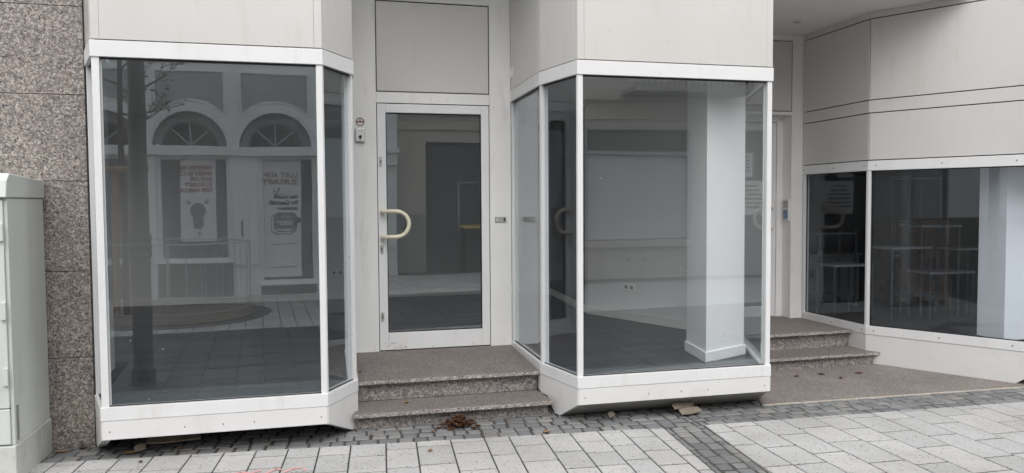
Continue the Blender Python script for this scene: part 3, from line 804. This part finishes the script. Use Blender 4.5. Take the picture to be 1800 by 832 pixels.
# ------------------------------------------------------------------ interior of the empty shop
fl = MB()
fl.prism([(-1.33, 5.19), (.0, 5.19), (.195, 5.53), (.195, 6.735), (-1.55, 6.735), (-1.44, 5.53)], .28, .322)
fl.prism([(1.685, 6.735), (1.675, 5.70), (1.79, 5.19), (3.29, 5.19), (3.78, 6.40), (3.78, 6.735)], .28, .322)
fl.prism([(-3.0, 6.735), (3.84, 6.735), (3.84, 10.7), (-3.0, 10.7)], .28, .322)
struct(fl.build('shop_floor', 'planks'))
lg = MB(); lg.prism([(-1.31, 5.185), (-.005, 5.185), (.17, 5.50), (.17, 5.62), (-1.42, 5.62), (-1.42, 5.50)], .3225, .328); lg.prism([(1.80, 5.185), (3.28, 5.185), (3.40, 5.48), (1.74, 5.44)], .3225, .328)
struct(lg.build('painted_light_band', plain('floor_light_tone', (.10, .115, .12), .5, .25, 18)))  # added strip; its paler colour stands in for stronger light near the glass
wl = MB()
wl.box(-3.0, 3.2, 10.45, 10.55, .322, 2.9)                    # back wall
wl.box(-3.1, -3.0, 6.3, 7.0, .322, 2.9); wl.box(-3.1, -3.0, 9.9, 10.449, .322, 2.9); wl.box(-3.1, -3.0, 7.0005, 9.8995, .322, .5); wl.box(-3.1, -3.0, 7.0005, 9.8995, 2.68, 2.9)  # unseen opening left in this side wall, added to brighten the shop interior
wl.prism([(-1.50, 5.60), (-1.46, 5.60), (-1.60, 6.40), (-1.72, 6.40)], .322, 2.9)
wl.box(-3.0, -1.60, 6.40, 6.50, .322, 2.9)
wl.prism([(3.10, 8.45), (2.97, 8.40), (2.95, 8.25), (3.60, 6.75), (3.80, 6.42), (3.835, 6.5), (3.70, 6.85), (3.12, 8.3)], .322, 2.9)
wl.box(.235, 1.655, 6.735, 6.80, 2.5, 3.4)
struct(wl.build('shop_wall', 'wallwhite'))
struct(MB().prism([(3.10, 10.45), (2.975, 8.41), (3.10, 8.452), (3.20, 10.45)], .322, 2.719).build('side_room_wall', plain('anthracite_wall', (.05, .053, .058), .8, .1)))
struct(MB().prism([(-3.1, 6.735), (-1.6, 6.6), (-1.43, 5.53), (-1.31, 5.20), (0, 5.20), (.19, 5.54), (.24, 6.735), (1.65, 6.735), (1.67, 5.70), (1.79, 5.20), (3.28, 5.20), (3.79, 6.42), (3.8, 10.6), (-3.1, 10.6)], 2.72, 2.80).build('shop_ceiling', 'ceilwhite'))
sk = MB()
sk.box(-3.0, 3.08, 10.434, 10.449, .323, .40)
for a, b in (((2.945, 8.245), (3.595, 6.745)), ((3.095, 10.43), (2.943, 8.25))):
    d_ = (Vector(b) - Vector(a)).normalized(); n_ = Vector((d_.y, -d_.x)); n_ = n_ if n_.x < 0 else -n_
    q = [Vector(a), Vector(b), Vector(b) + n_ * .012, Vector(a) + n_ * .012]
    sk.prism([tuple(v) for v in q], .323, .41)
struct(sk.build('skirting', 'plastic_white'))
# white square pillar with skirting
pil = thing('pillar', 'white square pillar with skirting inside the middle bay', 'pillar', (3.1, 5.7, .322))
F, Rr, Lf = Vector((2.945, 5.455)), Vector((3.405, 5.665)), Vector((3.02, 5.94))
ex = (Rr - F); ey = (Lf - F)
def pp(k): return [tuple(F + ex * a + ey * b) for a, b in ((-k, -k), (1 + k, -k), (1 + k, 1 + k), (-k, 1 + k))]
MB().prism(pp(0), .322, 2.718).build('shaft', 'pillar', pil, .003)
MB().prism(pp(.035), .3225, .405).build('skirting', 'pillar', pil, .003)
def socket(x, z, base, dirv, nv, label, n=2):
    t = thing('wall_socket', label, 'socket', (base[0], base[1], z), 'white wall sockets inside the shop')
    for i in range(n):
        c0 = Vector(base) + dirv * (i * .082)
        q = [c0 - dirv * .04, c0 + dirv * .04, c0 + dirv * .04 + nv * .012, c0 - dirv * .04 + nv * .012]
        o = MB().prism([tuple(v) for v in q], z - .04, z + .04).build('socket_plate', 'plastic_white', t, .003)
        ctr = c0 + nv * .0125; a3 = Vector((ctr.x, ctr.y, z))
        MB().tube([a3, a3 + Vector((nv.x, nv.y, 0)) * .002], .02, 16).build('recess', 'inkgrey', o)
        for s_ in (-1, 1):
            h = a3 + Vector((dirv.x, dirv.y, 0)) * (.009 * s_)
            MB().tube([h, h + Vector((nv.x, nv.y, 0)) * .003], .003, 8).build('pin_hole', 'black', o)
dv = (Vector((3.60, 6.75)) - Vector((2.95, 8.25))).normalized(); nv = Vector((dv.y, -dv.x)); nv = nv if nv.x < 0 else -nv
socket(0, .68, Vector((2.95, 8.25)) + dv * .62, dv, nv, 'double wall socket on the pale wall behind the middle bay')
socket(0, .68, Vector((.14, 10.448)), Vector((1, 0)), Vector((0, -1)), 'triple wall socket on the back wall seen through the leftmost bay', 3)

# ------------------------------------------------------------------ dark corner shop interior
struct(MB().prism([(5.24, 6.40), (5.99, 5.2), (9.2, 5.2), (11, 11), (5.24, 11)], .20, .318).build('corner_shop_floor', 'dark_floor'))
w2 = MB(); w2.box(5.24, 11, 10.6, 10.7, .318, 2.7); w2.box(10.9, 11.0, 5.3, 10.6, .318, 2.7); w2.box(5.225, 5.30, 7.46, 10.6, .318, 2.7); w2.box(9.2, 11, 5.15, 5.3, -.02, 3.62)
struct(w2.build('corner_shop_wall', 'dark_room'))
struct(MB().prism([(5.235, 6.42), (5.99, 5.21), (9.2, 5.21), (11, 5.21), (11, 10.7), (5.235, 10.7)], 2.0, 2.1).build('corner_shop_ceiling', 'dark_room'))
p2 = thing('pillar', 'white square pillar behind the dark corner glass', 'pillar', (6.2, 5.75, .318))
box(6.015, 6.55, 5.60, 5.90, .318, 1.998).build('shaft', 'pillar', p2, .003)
def stand(x0, x1, y, z, w=.34, leg=.015, label=''):
    t = thing('display_stand', label, 'display stand', ((x0 + x1) / 2, y, .318), 'tall thin display stands in the dark shop')
    box(x0, x1, y - w / 2, y + w / 2, z - .025, z).build('top', 'stand', t, .002)
    for sx in (0, 1):
        for sy in (-1, 1):
            xx = x0 + .005 if sx == 0 else x1 - .005 - leg; yy = y + sy * (w / 2 - .02) - leg / 2
            box(xx, xx + leg, yy, yy + leg, .3182, z - .0252).build('leg', 'leg_metal', t)
stand(6.32, 6.84, 7.1, 1.33, label='tallest white topped display stand behind the dark glass')
stand(5.90, 6.42, 7.05, 1.10, label='middle height display stand closest to the window post')
stand(6.80, 7.26, 7.10, 1.07, label='middle height display stand partly hidden by the dark shop pillar')
stand(6.30, 6.88, 6.95, .83, label='low display stand in front of the tallest display stand')
stand(5.42, 5.86, 7.35, .90, label='low display stand behind the narrow dark pane')
sb = thing('sideboard', 'grey sideboard with drawers behind the narrow dark pane', 'sideboard', (6, 8.6, .318))
box(5.5, 6.7, 8.4, 8.9, .319, .90).build('body', 'sideboard', sb, .004)
box(5.48, 6.72, 8.37, 8.92, .9005, .925).build('top', 'stand', sb, .003)
for i in range(2):
    for z0, z1 in ((.36, .62), (.64, .88)): box(5.53 + i * .58, 6.09 + i * .58, 8.385, 8.3995, z0, z1).build('drawer', 'sideboard', sb, .003)
def rack(x0, y, w, h, n, label):
    t = thing('metal_rack', label, 'rack', (x0, y, .318), 'thin racks at the back of the dark shop')
    for sx in (0, 1):
        for sy in (0, 1): box(x0 + sx * w - .012, x0 + sx * w + .012, y + sy * .3 - .012, y + sy * .3 + .012, .319, h).build('upright', 'leg_metal', t)
    for i in range(n): box(x0 - .01, x0 + w + .01, y - .01, y + .31, .45 + i * (h - .5) / max(1, n - 1), .465 + i * (h - .5) / max(1, n - 1)).build('shelf', 'sideboard', t)
rack(5.75, 7.9, .5, 1.25, 3, 'low thin metal rack behind the narrow dark pane')
rack(6.75, 7.6, .42, 1.9, 4, 'tall thin metal rack at the back of the dark shop, near the wooden cabinet')
bc = thing('wooden_cabinet', 'dark brown wooden cabinet standing at the back of the dark shop', 'cabinet', (7.3, 8.3, .318))
box(7.0, 7.8, 8.1, 8.6, .319, 1.35).build('body', 'brown', bc, .004)
for i in range(2): box(7.01 + i * .395, 7.395 + i * .395, 8.082, 8.0995, .35, 1.32).build('door', 'brown', bc, .003)
for j, (x, y) in enumerate(((6.9, 6.35), (7.3, 6.75))):
    t = thing('slatted_chair', ['dark slatted chair standing in front of the low display stand', 'dark slatted chair standing beside the dark shop pillar'][j], 'chair', (x, y, .318), 'slatted chairs in the dark shop')
    box(x - .2, x + .2, y - .2, y + .2, .74, .77).build('seat', 'brown', t, .003)
    for sx in (-1, 1):
        for sy in (-1, 1): box(x + sx * .18 - .018, x + sx * .18 + .018, y + sy * .18 - .018, y + sy * .18 + .018, .3182, .7398).build('leg', 'brown', t)
    b_ = MB()
    for q in range(5): b_.box(x - .16 + q * .075, x - .13 + q * .075, y + .18, y + .195, .77, 1.12)
    b_.box(x - .2, x + .2, y + .176, y + .199, 1.12, 1.18); b_.build('backrest', 'brown', t)

# ------------------------------------------------------------------ far side of the street (seen in the glass)
YO = -3.70
ab = thing('arcade_building', 'white building with arched fanlights and posters, mirrored in the leftmost bay', 'building', (-2, YO, 0))
AX = [-4.965, -3.565, -2.17, -.78, .615]
bw = MB()
bw.box(-7, 1.62, YO - .35, YO, 2.60, 4.9)
bw.box(-7, 1.62, -10, YO - .36, 2.6, 4.89)
for x0_, x1_ in ((-7, -5.75), (-4.35, -4.17), (-2.96, -2.72), (-1.56, -1.06), (-.12, .13), (1.18, 1.62)): bw.box(x0_, x1_, YO - .35, YO, 0, 2.60)
bw.build('wall', 'render_white', ab)
dk = MB(); dk.box(-7, 1.62, -5.2, -5.1, 0, 2.6); dk.build('back_room', 'room_grey', ab)
box(-7, 1.62, YO - .36, YO + .14, 2.44, 2.598).build('cornice', 'render_white', ab, .01)
for x0_, x1_ in ((-7, -5.75), (-4.35, -4.17), (-2.96, -2.72), (-1.56, -1.06), (-.12, .13), (1.18, 1.62)):
    box(x0_ + .02, x1_ - .02, YO + .0005, YO + .05, .6, 2.4395).build('pilaster', 'render_white', ab, .006)
box(1.30, 1.63, YO + .0005, YO + .10, 2.599, 4.6).build('pilaster', 'render_white', ab, .006)
box(1.22, 1.68, YO + .0005, YO + .2, 2.70, 2.82).build('ledge', 'render_white', ab, .01)
for x in AX:
    seg = 20
    arc = [(math.cos(math.pi * i / seg), math.sin(math.pi * i / seg)) for i in range(seg + 1)]
    MB().extr([(x + .60 * a, YO + .001, 2.60 + .60 * b) for a, b in arc], (0, .02, 0)).build('tympanum', 'grey_infill', ab)
    m = MB()
    for (a0, b0), (a1, b1) in zip(arc, arc[1:]):
        m.extr([(x + r_ * p_, YO + .0005, 2.60 + r_ * q_) for r_, p_, q_ in ((.60, a0, b0), (.60, a1, b1), (.70, a1, b1), (.70, a0, b0))], (0, .09, 0))
    m.build('arch_moulding', 'render_white', ab)
    fan = MB().extr([(x + .44 * a, YO + .022, 2.605 + .40 * b) for a, b in arc], (0, .006, 0)).build('fanlight', 'dark_glass', ab)
    for an in (45, 90, 135):
        ca, sa = math.cos(R(an)), math.sin(R(an)); px, pz = -sa * .011, ca * .011
        MB().extr([(x + px, YO + .029, 2.61 + pz), (x - px, YO + .029, 2.61 - pz), (x - px + ca * .42, YO + .029, 2.61 - pz + sa * .38), (x + px + ca * .42, YO + .029, 2.61 + pz + sa * .38)], (0, .012, 0)).build('glazing_bar', 'grey_panel', fan)
    # sunk panel over the arch, its foot cut by the arch
    def foot(px): return 2.62 + math.sqrt(max(0, .78 ** 2 - (px - x) ** 2))
    xs = [x - .55 + 1.1 * i / 14 for i in range(15)]
    MB().extr([(x + .55, YO + .001, 3.87), (x - .55, YO + .001, 3.87)] + [(q, YO + .001, foot(q)) for q in xs], (0, .008, 0)).build('sunk_panel', 'grey_panel', ab)
    fr = MB()
    fr.box(x - .575, x + .575, YO + .001, YO + .035, 3.87, 3.90)
    for s_ in (-1, 1): fr.box(x + s_ * .5625 - .0125, x + s_ * .5625 + .0125, YO + .001, YO + .035, 3.17, 3.869)
    for qa, qb in zip(xs, xs[1:]): fr.extr([(qa, YO + .001, foot(qa) - .02), (qb, YO + .001, foot(qb) - .02), (qb, YO + .001, foot(qb) + .012), (qa, YO + .001, foot(qa) + .012)], (0, .03, 0))
    fr.build('panel_frame', 'render_white', ab)
def shopwin(x0_, x1_, z0_, z1_, bars=()):
    w = box(x0_ + .055, x1_ - .055, YO - .10, YO - .09, z0_ + .055, z1_ - .055).build('window', 'glass_dark', ab)
    m = MB(); m.box(x0_, x0_ + .055, YO - .14, YO - .03, z0_, z1_); m.box(x1_ - .055, x1_, YO - .14, YO - .03, z0_, z1_)
    m.box(x0_ + .0552, x1_ - .0552, YO - .14, YO - .03, z0_, z0_ + .055); m.box(x0_ + .0552, x1_ - .0552, YO - .14, YO - .03, z1_ - .055, z1_)
    for b in bars: m.box(b - .03, b + .03, YO - .138, YO - .04, z0_ + .056, z1_ - .056)
    m.build('frame', 'render_white', w)
for x0_, x1_, z0_ in ((-5.75, -4.35, .62), (-4.17, -2.96, .62), (-2.72, -1.56, .62), (-1.06, -.12, .2), (.13, 1.18, .62)):
    shopwin(x0_, x1_, z0_, 2.438)
    if z0_ > .3:
        box(x0_ - .02, x1_ + .02, YO - .35, YO + .03, -.02, z0_ - .03).build('plinth', 'plinth_grey', ab)
    box(x0_ - .01, x1_ + .01, YO - .34, YO + .09, z0_ - .0295, z0_ - .0005).build('sill', 'render_white', ab, .006)
box(-1.06, -.12, YO - .34, YO + .02, -.02, .169).build('plinth', 'plinth_grey', ab)
lb = box(-1.52, -1.10, YO + .0505, YO + .062, .55, 1.89).build('letter_panel', 'render_white', ab, .003)
box(-1.37, -1.345, YO + .0625, YO + .068, 1.05, 1.33).build('slot', 'ink', lb)
m = MB()
for a in ((-1.52, -1.516, .55, 1.89), (-1.104, -1.10, .55, 1.89), (-1.516, -1.104, 1.886, 1.89), (-1.516, -1.104, .98, .984), (-1.40, -1.396, .55, 1.88), (-1.25, -1.246, .55, 1.88)): m.box(a[0], a[1], YO + .062, YO + .0632, a[2], a[3])
m.build('panel_joint', 'inkgrey', lb)
# posters (they read correctly on the wall and mirrored in the shop glass)
def arrow(par, x, y, z, dx, dz, s_, mat='ink'):
    l = math.hypot(dx, dz); ux, uz = dx / l, dz / l; px, pz = -uz, ux; w = s_ * .16
    m = MB()
    m.extr([(x - ux * s_ + px * w * .5, y, z - uz * s_ + pz * w * .5), (x + px * w * .5, y, z + pz * w * .5), (x - px * w * .5, y, z - pz * w * .5), (x - ux * s_ - px * w * .5, y, z - uz * s_ - pz * w * .5)], (0, .001, 0))
    for g_ in (-1, 1):
        ex_, ez_ = -ux * .5 + g_ * px * .5, -uz * .5 + g_ * pz * .5
        m.extr([(x + ux * w, y, z + uz * w), (x + ex_ * s_, y, z + ez_ * s_), (x + ex_ * s_ - ux * w, y, z + ez_ * s_ - uz * w), (x - ux * w * .3, y, z - uz * w * .3)], (0, .001, 0))
    m.build('arrow', mat, par, recalc=True)
po = thing('poster', 'tall white poster with red lettering, a keyhole and three arrows, in an arcade window', 'poster', (-2.08, -3.68, .97), 'posters in the arcade windows')
YP = -3.70
box(-2.36, -1.80, YP - .085, YP - .083, .97, 2.38).build('sheet', 'paper', po)
z_ = 2.23
for tx in ('WERFEN SIE', 'EINEN BLICK', 'AUF DIE', 'ZUKUNFT', 'DES AHRTALS'):
    w = len(tx); text_mesh(tx, .095, (-1.86, YP - .081, z_), 'red', po, bold=.003, align='LEFT'); z_ -= .096
ky = MB(); zk = 1.50
ky.extr([(-2.08 + .125 * math.cos(2 * math.pi * i / 28), YP - .082, zk + .125 * math.sin(2 * math.pi * i / 28)) for i in range(28)], (0, .001, 0))
ky.extr([(-2.16, YP - .0805, zk - .06), (-2.00, YP - .0805, zk - .06), (-2.00, YP - .0805, zk - .26), (-2.03, YP - .0805, zk - .31), (-2.08, YP - .0805, zk - .325), (-2.13, YP - .0805, zk - .31), (-2.16, YP - .0805, zk - .26)], (0, .0005, 0))
ky.build('keyhole', 'inkgrey', po)
arrow(po, -2.21, YP - .08, 1.62, .09, -.09, .09); arrow(po, -1.96, YP - .08, 1.62, -.05, -.1, .09); arrow(po, -2.06, YP - .08, 1.13, .03, .1, .10)
po2 = thing('poster', 'tall white poster with a dark speech label and grey text, in the arcade doorway', 'poster', (-.68, -3.68, .3), 'posters in the arcade windows')
box(-1.00, -.37, YP - .085, YP - .083, .30, 2.37).build('sheet', 'paper', po2)
text_mesh('LUST AUF', .125, (-.43, YP - .081, 2.10), 'maroon', po2, bold=.004, align='LEFT')
text_mesh('ZUKUNFT?', .125, (-.43, YP - .081, 1.98), 'maroon', po2, bold=.004, align='LEFT')
text_mesh('Hier k\u00f6nnte', .082, (-.43, YP - .081, 1.73), 'ink', po2, bold=.003, align='LEFT')
text_mesh('Ihr Gesch\u00e4ft', .098, (-.43, YP - .081, 1.635), 'ink', po2, bold=.0035, align='LEFT')
text_mesh('entstehen!', .082, (-.43, YP - .081, 1.54), 'ink', po2, bold=.003, align='LEFT')
arrow(po2, -.80, YP - .08, 1.74, -.05, -.10, .17, 'inkgrey')
def rrect(x0_, x1_, z0_, z1_, r_, y, n=5):
    pts = []
    for cx, cz, a0 in ((x1_ - r_, z1_ - r_, 0), (x0_ + r_, z1_ - r_, 90), (x0_ + r_, z0_ + r_, 180), (x1_ - r_, z0_ + r_, 270)):
        for i in range(n + 1): a = R(a0 + 90 * i / n); pts.append((cx + r_ * math.cos(a), y, cz + r_ * math.sin(a)))
    return pts
MB().extr(rrect(-.90, -.45, 1.08, 1.45, .12, YP - .082), (0, .0008, 0)).build('label_outline', 'ink', po2)
MB().extr(rrect(-.885, -.465, 1.095, 1.435, .11, YP - .081), (0, .0008, 0)).build('label_gap', 'paper', po2)
MB().extr(rrect(-.85, -.44, 1.12, 1.47, .10, YP - .0798), (0, .0008, 0)).build('label', 'inkgrey', po2)
disc(-.42, 1.33, YP - .0788, .05, .0006).build('label_tag', 'ink', po2)
text_mesh('100 m\u00b2', .075, (-.53, YP - .078, 1.385), 'paper', po2, align='LEFT', depth=.001)
m = MB()
for z, a, b in ((1.30, -.80, -.53), (1.26, -.74, -.53), (1.16, -.80, -.53)): m.box(a, b, YP - .078, YP - .0772, z - .012, z + .012)
m.build('label_line', 'paper', po2)
m = MB()
for z, a, b in ((.90, -.90, -.45), (.47, -.93, -.45)): m.box(a, b, YP - .0815, YP - .0805, z - .005, z + .005)
m.build('rule', 'ink', po2)

YB = -4.40
bb = thing('rendered_building', 'beige rendered building with dark gate and shuttered window, mirrored in door and middle bay', 'building', (5, YB, 0))
w = MB()
w.box(1.63, 2.36, YB - .3, YB, 1.32, 5.9); w.box(2.36, 4.92, YB - .3, YB, 3.03, 5.9); w.box(4.92, 5.20, YB - .3, YB, 0, 5.9)
w.box(5.20, 7.60, YB - .3, YB, 3.16, 5.9); w.box(5.20, 7.60, YB - .3, YB, 0, .66); w.box(7.60, 13, YB - .3, YB, 0, 5.9); w.box(1.63, 13, -10, YB - .8, 0, 5.89)
w.build('wall', 'beige', bb)
box(1.63, 2.36, YB - .3, YB - .02, -.02, 1.3195).build('plinth', 'beige_low', bb)
for z, pz, h in ((3.68, .10, .09), (3.30, .05, .05)): box(1.64, 13, YB + .0005, YB + pz, z, z + h).build('cornice', 'beige', bb, .006)
ga = box(2.361, 4.919, YB - .20, YB - .13, -.01, 3.029).build('gate', 'gate', bb)
m = MB()
for x in (2.95, 3.55, 4.15): m.box(x - .006, x + .006, YB - .1299, YB - .125, 0, 3.02)
m.build('board_joint', 'black', ga)
m = MB(); m.box(3.12, 3.16, YB - .1295, YB - .10, .9, 2.12); m.box(3.161, 4.1, YB - .1295, YB - .10, 2.08, 2.12); m.box(4.1, 4.14, YB - .1295, YB - .10, .9, 2.12); m.build('wicket_frame', 'grey_panel', ga)
sw = box(5.26, 7.54, YB - .16, YB - .15, .82, 3.10).build('window', 'dark_glass', bb)
m = MB()
for a in ((5.20, 5.26, .80, 3.16), (7.54, 7.60, .80, 3.16), (5.2605, 7.5395, 3.10, 3.16), (5.2605, 7.5395, 2.58, 2.65)): m.box(a[0], a[1], YB - .14, YB + .01, a[2], a[3])
m.build('frame', 'grey_panel', sw)
m = MB(); x = 5.265
while x < 7.5: m.box(x, x + .082, YB - .12, YB - .11, .82, 2.579); x += .0845
m.build('blind', 'shutter', sw)
box(5.16, 7.64, YB - .15, YB + .10, .66, .7995).build('sill', 'beige', sw, .008)
for x in (6.17, 6.54): MB().tube([(x, YB - .01, .40), (x, YB + .006, .40)], .045, 18).build('vent_hole', 'plinth_grey', bb)
bk = MB(); bk.box(6.0, 8.6, YB + .0005, YB + .75, 3.80, 3.90); bk.build('balcony', 'beige_low', bb, .008)
m = MB(); m.box(6.0, 8.6, YB + .70, YB + .74, 4.75, 4.80)
for i in range(20): m.box(6.02 + i * .135, 6.035 + i * .135, YB + .71, YB + .725, 3.9, 4.75)
m.build('balcony_railing', 'dark_metal', bb)
for x in (6.2, 7.7, 3.0, 4.6):
    u = box(x, x + .85, YB - .05, YB + .008, 4.15, 5.7).build('window', 'dark_glass', bb); box(x - .06, x + .91, YB + .0085, YB + .03, 4.09, 4.15).build('sill', 'plastic_white', u)
    m = MB(); m.box(x - .05, x, YB + .0005, YB + .03, 4.1505, 5.75); m.box(x + .85, x + .90, YB + .0005, YB + .03, 4.1505, 5.75); m.box(x + .4, x + .45, YB + .0085, YB + .03, 4.1505, 5.7); m.build('frame', 'plastic_white', u)
def bin_(x, y, label):
    t = thing('wheeled_bin', label, 'bin', (x, y, 0), 'wheeled bins in front of the gate')
    MB().prism([(x - .24, y - .3), (x + .24, y - .3), (x + .24, y + .22), (x - .24, y + .22)], .04, 1.0).build('body', 'dark_metal', t, .02)
    MB().prism([(x - .27, y - .33), (x + .27, y - .33), (x + .27, y + .27), (x - .27, y + .27)], 1.0005, 0, [1.08, 1.08, 1.04, 1.04]).build('lid', 'yellow', t, .012)
    for s_ in (-1, 1): MB().tube([(x + s_ * .2, y - .28, .1), (x + s_ * .25, y - .28, .1)], .1, 16).build('wheel', 'black', t)
bin_(3.38, -3.95, 'dark bin with yellow lid by the grey gate, mirrored in the entrance door')

# street lamp
lp = thing('street_lamp', 'dark ornate street lamp post, mirrored in the leftmost bay', 'street lamp', (-1.575, 3.0, 0))
MB().lathe([(.10, -.01), (.10, .12), (.082, .16), (.082, .62), (.092, .66), (.08, .70), (.08, 1.12), (.10, 1.15), (.085, 1.19), (.10, 1.23), (.085, 1.27), (.10, 1.31), (.078, 1.36), (.062, 4.6)], -1.575, 3.0, 20).build('post', 'lamp_paint', lp)
MB().tube([(-1.575, 3.0, 4.5), (-1.575, 3.0, 4.9), (-1.575, 2.7, 5.1), (-1.575, 2.3, 5.1)], .03, 10).build('arm', 'lamp_paint', lp)
MB().lathe([(.05, 5.12), (.12, 5.06), (.22, 4.92), (.2, 4.9)], -1.575, 2.25, 20).build('lamp_shade', 'lamp_paint', lp)

# tree pit with railing, stakes and young tree
PX, PY, PR = -2.05, -1.45, 1.0
struct(MB().lathe([(PR + .06, -.015), (PR + .06, .018), (.3, .03)], PX, PY, 40).build('tree_pit', 'soil'))
struct(MB().lathe([(PR + .30, -.014), (PR + .30, .006), (PR + .07, .0065)], PX, PY, 40).build('pit_edge', 'asphalt'))
rl = thing('tree_guard', 'round white railing with thin bars around the young tree, mirrored in the leftmost bay', 'railing', (PX, PY, 0))
ring = [(PX + PR * math.cos(2 * math.pi * i / 40), PY + PR * math.sin(2 * math.pi * i / 40)) for i in range(40)]
MB().tube([(x, y, 1.07) for x, y in ring], .009, 8, closed=True).build('rail', 'railing', rl)
MB().tube([(x, y, .14) for x, y in ring], .008, 8, closed=True).build('rail', 'railing', rl)
bars = []
for i in range(26):
    a = 2 * math.pi * (i + .3) / 26; x, y = PX + PR * math.cos(a), PY + PR * math.sin(a)
    bars.append(MB().tube([(x, y, .0 if i % 6 == 0 else .12), (x, y, 1.07)], .005 if i % 6 else .009, 7).build('bar', 'railing', rl))
tr = thing('young_tree', 'young bare tree with few dark leaves, mirrored in the leftmost bay', 'tree', (-2.55, -1.5, 0))
tm = MB(); lm = MB()
def branch(p, dirv, l, r, depth):
    pts = [p]; d_ = dirv.normalized()
    for k_ in range(4):
        d_ = (d_ + Vector((random.uniform(-.22, .22), random.uniform(-.22, .22), random.uniform(-.08, .14)))).normalized()
        pts.append(pts[-1] + d_ * l / 4)
    tm.tube(pts, [r, r * .85, r * .7, r * .55, r * .4], 6)
    if depth <= 0:
        for k_ in range(5):
            if random.random() < .55:
                q = random.choice(pts[1:]); leaf_shape(lm, q.x + random.uniform(-.03, .03), q.y + random.uniform(-.03, .03), q.z - .03, random.uniform(.05, .09), random.uniform(.03, .045), random.uniform(0, 6), random.uniform(-.03, .05))
        return
    for k_ in range(4 if depth > 1 else 3):
        b = pts[random.choice((1, 2, 3, 4))]
        nd = (d_ + Vector((random.uniform(-1, 1), random.uniform(-1, 1), random.uniform(-.35, .5)))).normalized()
        branch(b, nd, l * random.uniform(.5, .75), r * .5, depth - 1)
random.seed(21)
TP = Vector((-2.75, -1.5, 0))
tm.tube([TP, TP + Vector((.02, 0, 1.2)), TP + Vector((-.01, .02, 2.5)), TP + Vector((0, 0, 3.6)), TP + Vector((.02, 0, 4.8))], [.05, .045, .04, .03, .012], 8)
for z in (2.65, 2.9, 3.1, 3.3, 3.5, 3.7, 3.95, 4.3):
    a = random.uniform(-1.2, 1.2) + (math.pi if random.random() < .35 else 0)
    branch(TP + Vector((0, 0, z)), Vector((math.cos(a), math.sin(a), random.uniform(0, .5))), random.uniform(.7, 1.15), .016, 2)
tm.build('trunk', 'bark', tr); lm.build('crown', 'leaf', tr, recalc=False)
tk = thing('tree_stakes', 'wooden stakes with a crossbar supporting the young tree', 'tree stakes', (-2.6, -1.5, 0))
for x0_, x1_ in ((-2.86, -2.82), (-2.64, -2.60)): MB().tube([(x0_, -1.42, 0), (x1_, -1.42, 2.14)], .05, 12).build('stake', 'stake', tk)
MB().tube([(-2.98, -1.36, 2.10), (-2.38, -1.36, 2.12)], .04, 10).build('crossbar', 'stake', tk)

# ------------------------------------------------------------------ camera, light
cam = bpy.data.cameras.new('camera'); co = bpy.data.objects.new('camera', cam); COL.objects.link(co)
yaw, pit, rol = R(13.986), R(2.532), R(.351)
fw = Vector((math.sin(yaw) * math.cos(pit), math.cos(yaw) * math.cos(pit), -math.sin(pit)))
rt = Vector((math.cos(yaw), -math.sin(yaw), 0)); up = rt.cross(fw)
rt2 = rt * math.cos(rol) - up * math.sin(rol); up2 = up * math.cos(rol) + rt * math.sin(rol)
mat = Matrix((rt2, up2, -fw)).transposed().to_4x4(); mat.translation = Vector((0, 0, 1.6)); co.matrix_world = mat
cam.sensor_width = 36; cam.lens = 1336.5 / 1800 * 36; cam.clip_start = .05; cam.clip_end = 500
SC.camera = co

ELEV, AZ = R(52), R(10)      # sun high behind the camera, veiled by cloud
sd = Vector((-math.sin(AZ) * math.cos(ELEV), -math.cos(AZ) * math.cos(ELEV), math.sin(ELEV)))   # towards the sun
sun = bpy.data.lights.new('sun', 'SUN'); sun.energy = .5; sun.angle = R(70); sun.color = (1, .97, .93)
so = bpy.data.objects.new('sun', sun); COL.objects.link(so); so.rotation_euler = (-sd).to_track_quat('-Z', 'Y').to_euler()
wd = bpy.data.worlds.new('World'); SC.world = wd; wd.use_nodes = True
nt = wd.node_tree; nt.nodes.clear()
sk_ = nt.nodes.new('ShaderNodeTexSky'); sk_.sky_type = 'NISHITA'; sk_.sun_disc = False; sk_.sun_elevation = ELEV
sk_.sun_rotation = math.atan2(sd.x, sd.y); sk_.dust_density = 6; sk_.air_density = 1.5
hs = nt.nodes.new('ShaderNodeHueSaturation'); hs.inputs['Saturation'].default_value = .14; hs.inputs['Value'].default_value = 1.0
bg = nt.nodes.new('ShaderNodeBackground'); bg.inputs[1].default_value = .15
wo = nt.nodes.new('ShaderNodeOutputWorld')
nt.links.new(sk_.outputs[0], hs.inputs['Color']); # a closed, even cloud layer over most of the sky
cl = nt.nodes.new('ShaderNodeMix'); cl.data_type = 'RGBA'; cl.inputs[0].default_value = .72; cl.inputs[7].default_value = (3.3, 3.36, 3.45, 1)
nt.links.new(hs.outputs[0], cl.inputs[6]); nt.links.new(cl.outputs[2], bg.inputs[0]); nt.links.new(bg.outputs[0], wo.inputs[0])

vs = SC.view_settings; vs.view_transform = 'Standard'; vs.look = 'None'; vs.gamma = 1; vs.use_curve_mapping = False; vs.exposure = 1.22
cy = SC.cycles
cy.max_bounces = 10; cy.diffuse_bounces = 7; cy.glossy_bounces = 6; cy.transmission_bounces = 4; cy.transparent_max_bounces = 24
cy.use_denoising = True; cy.caustics_reflective = False; cy.caustics_refractive = False; cy.sample_clamp_indirect = 6
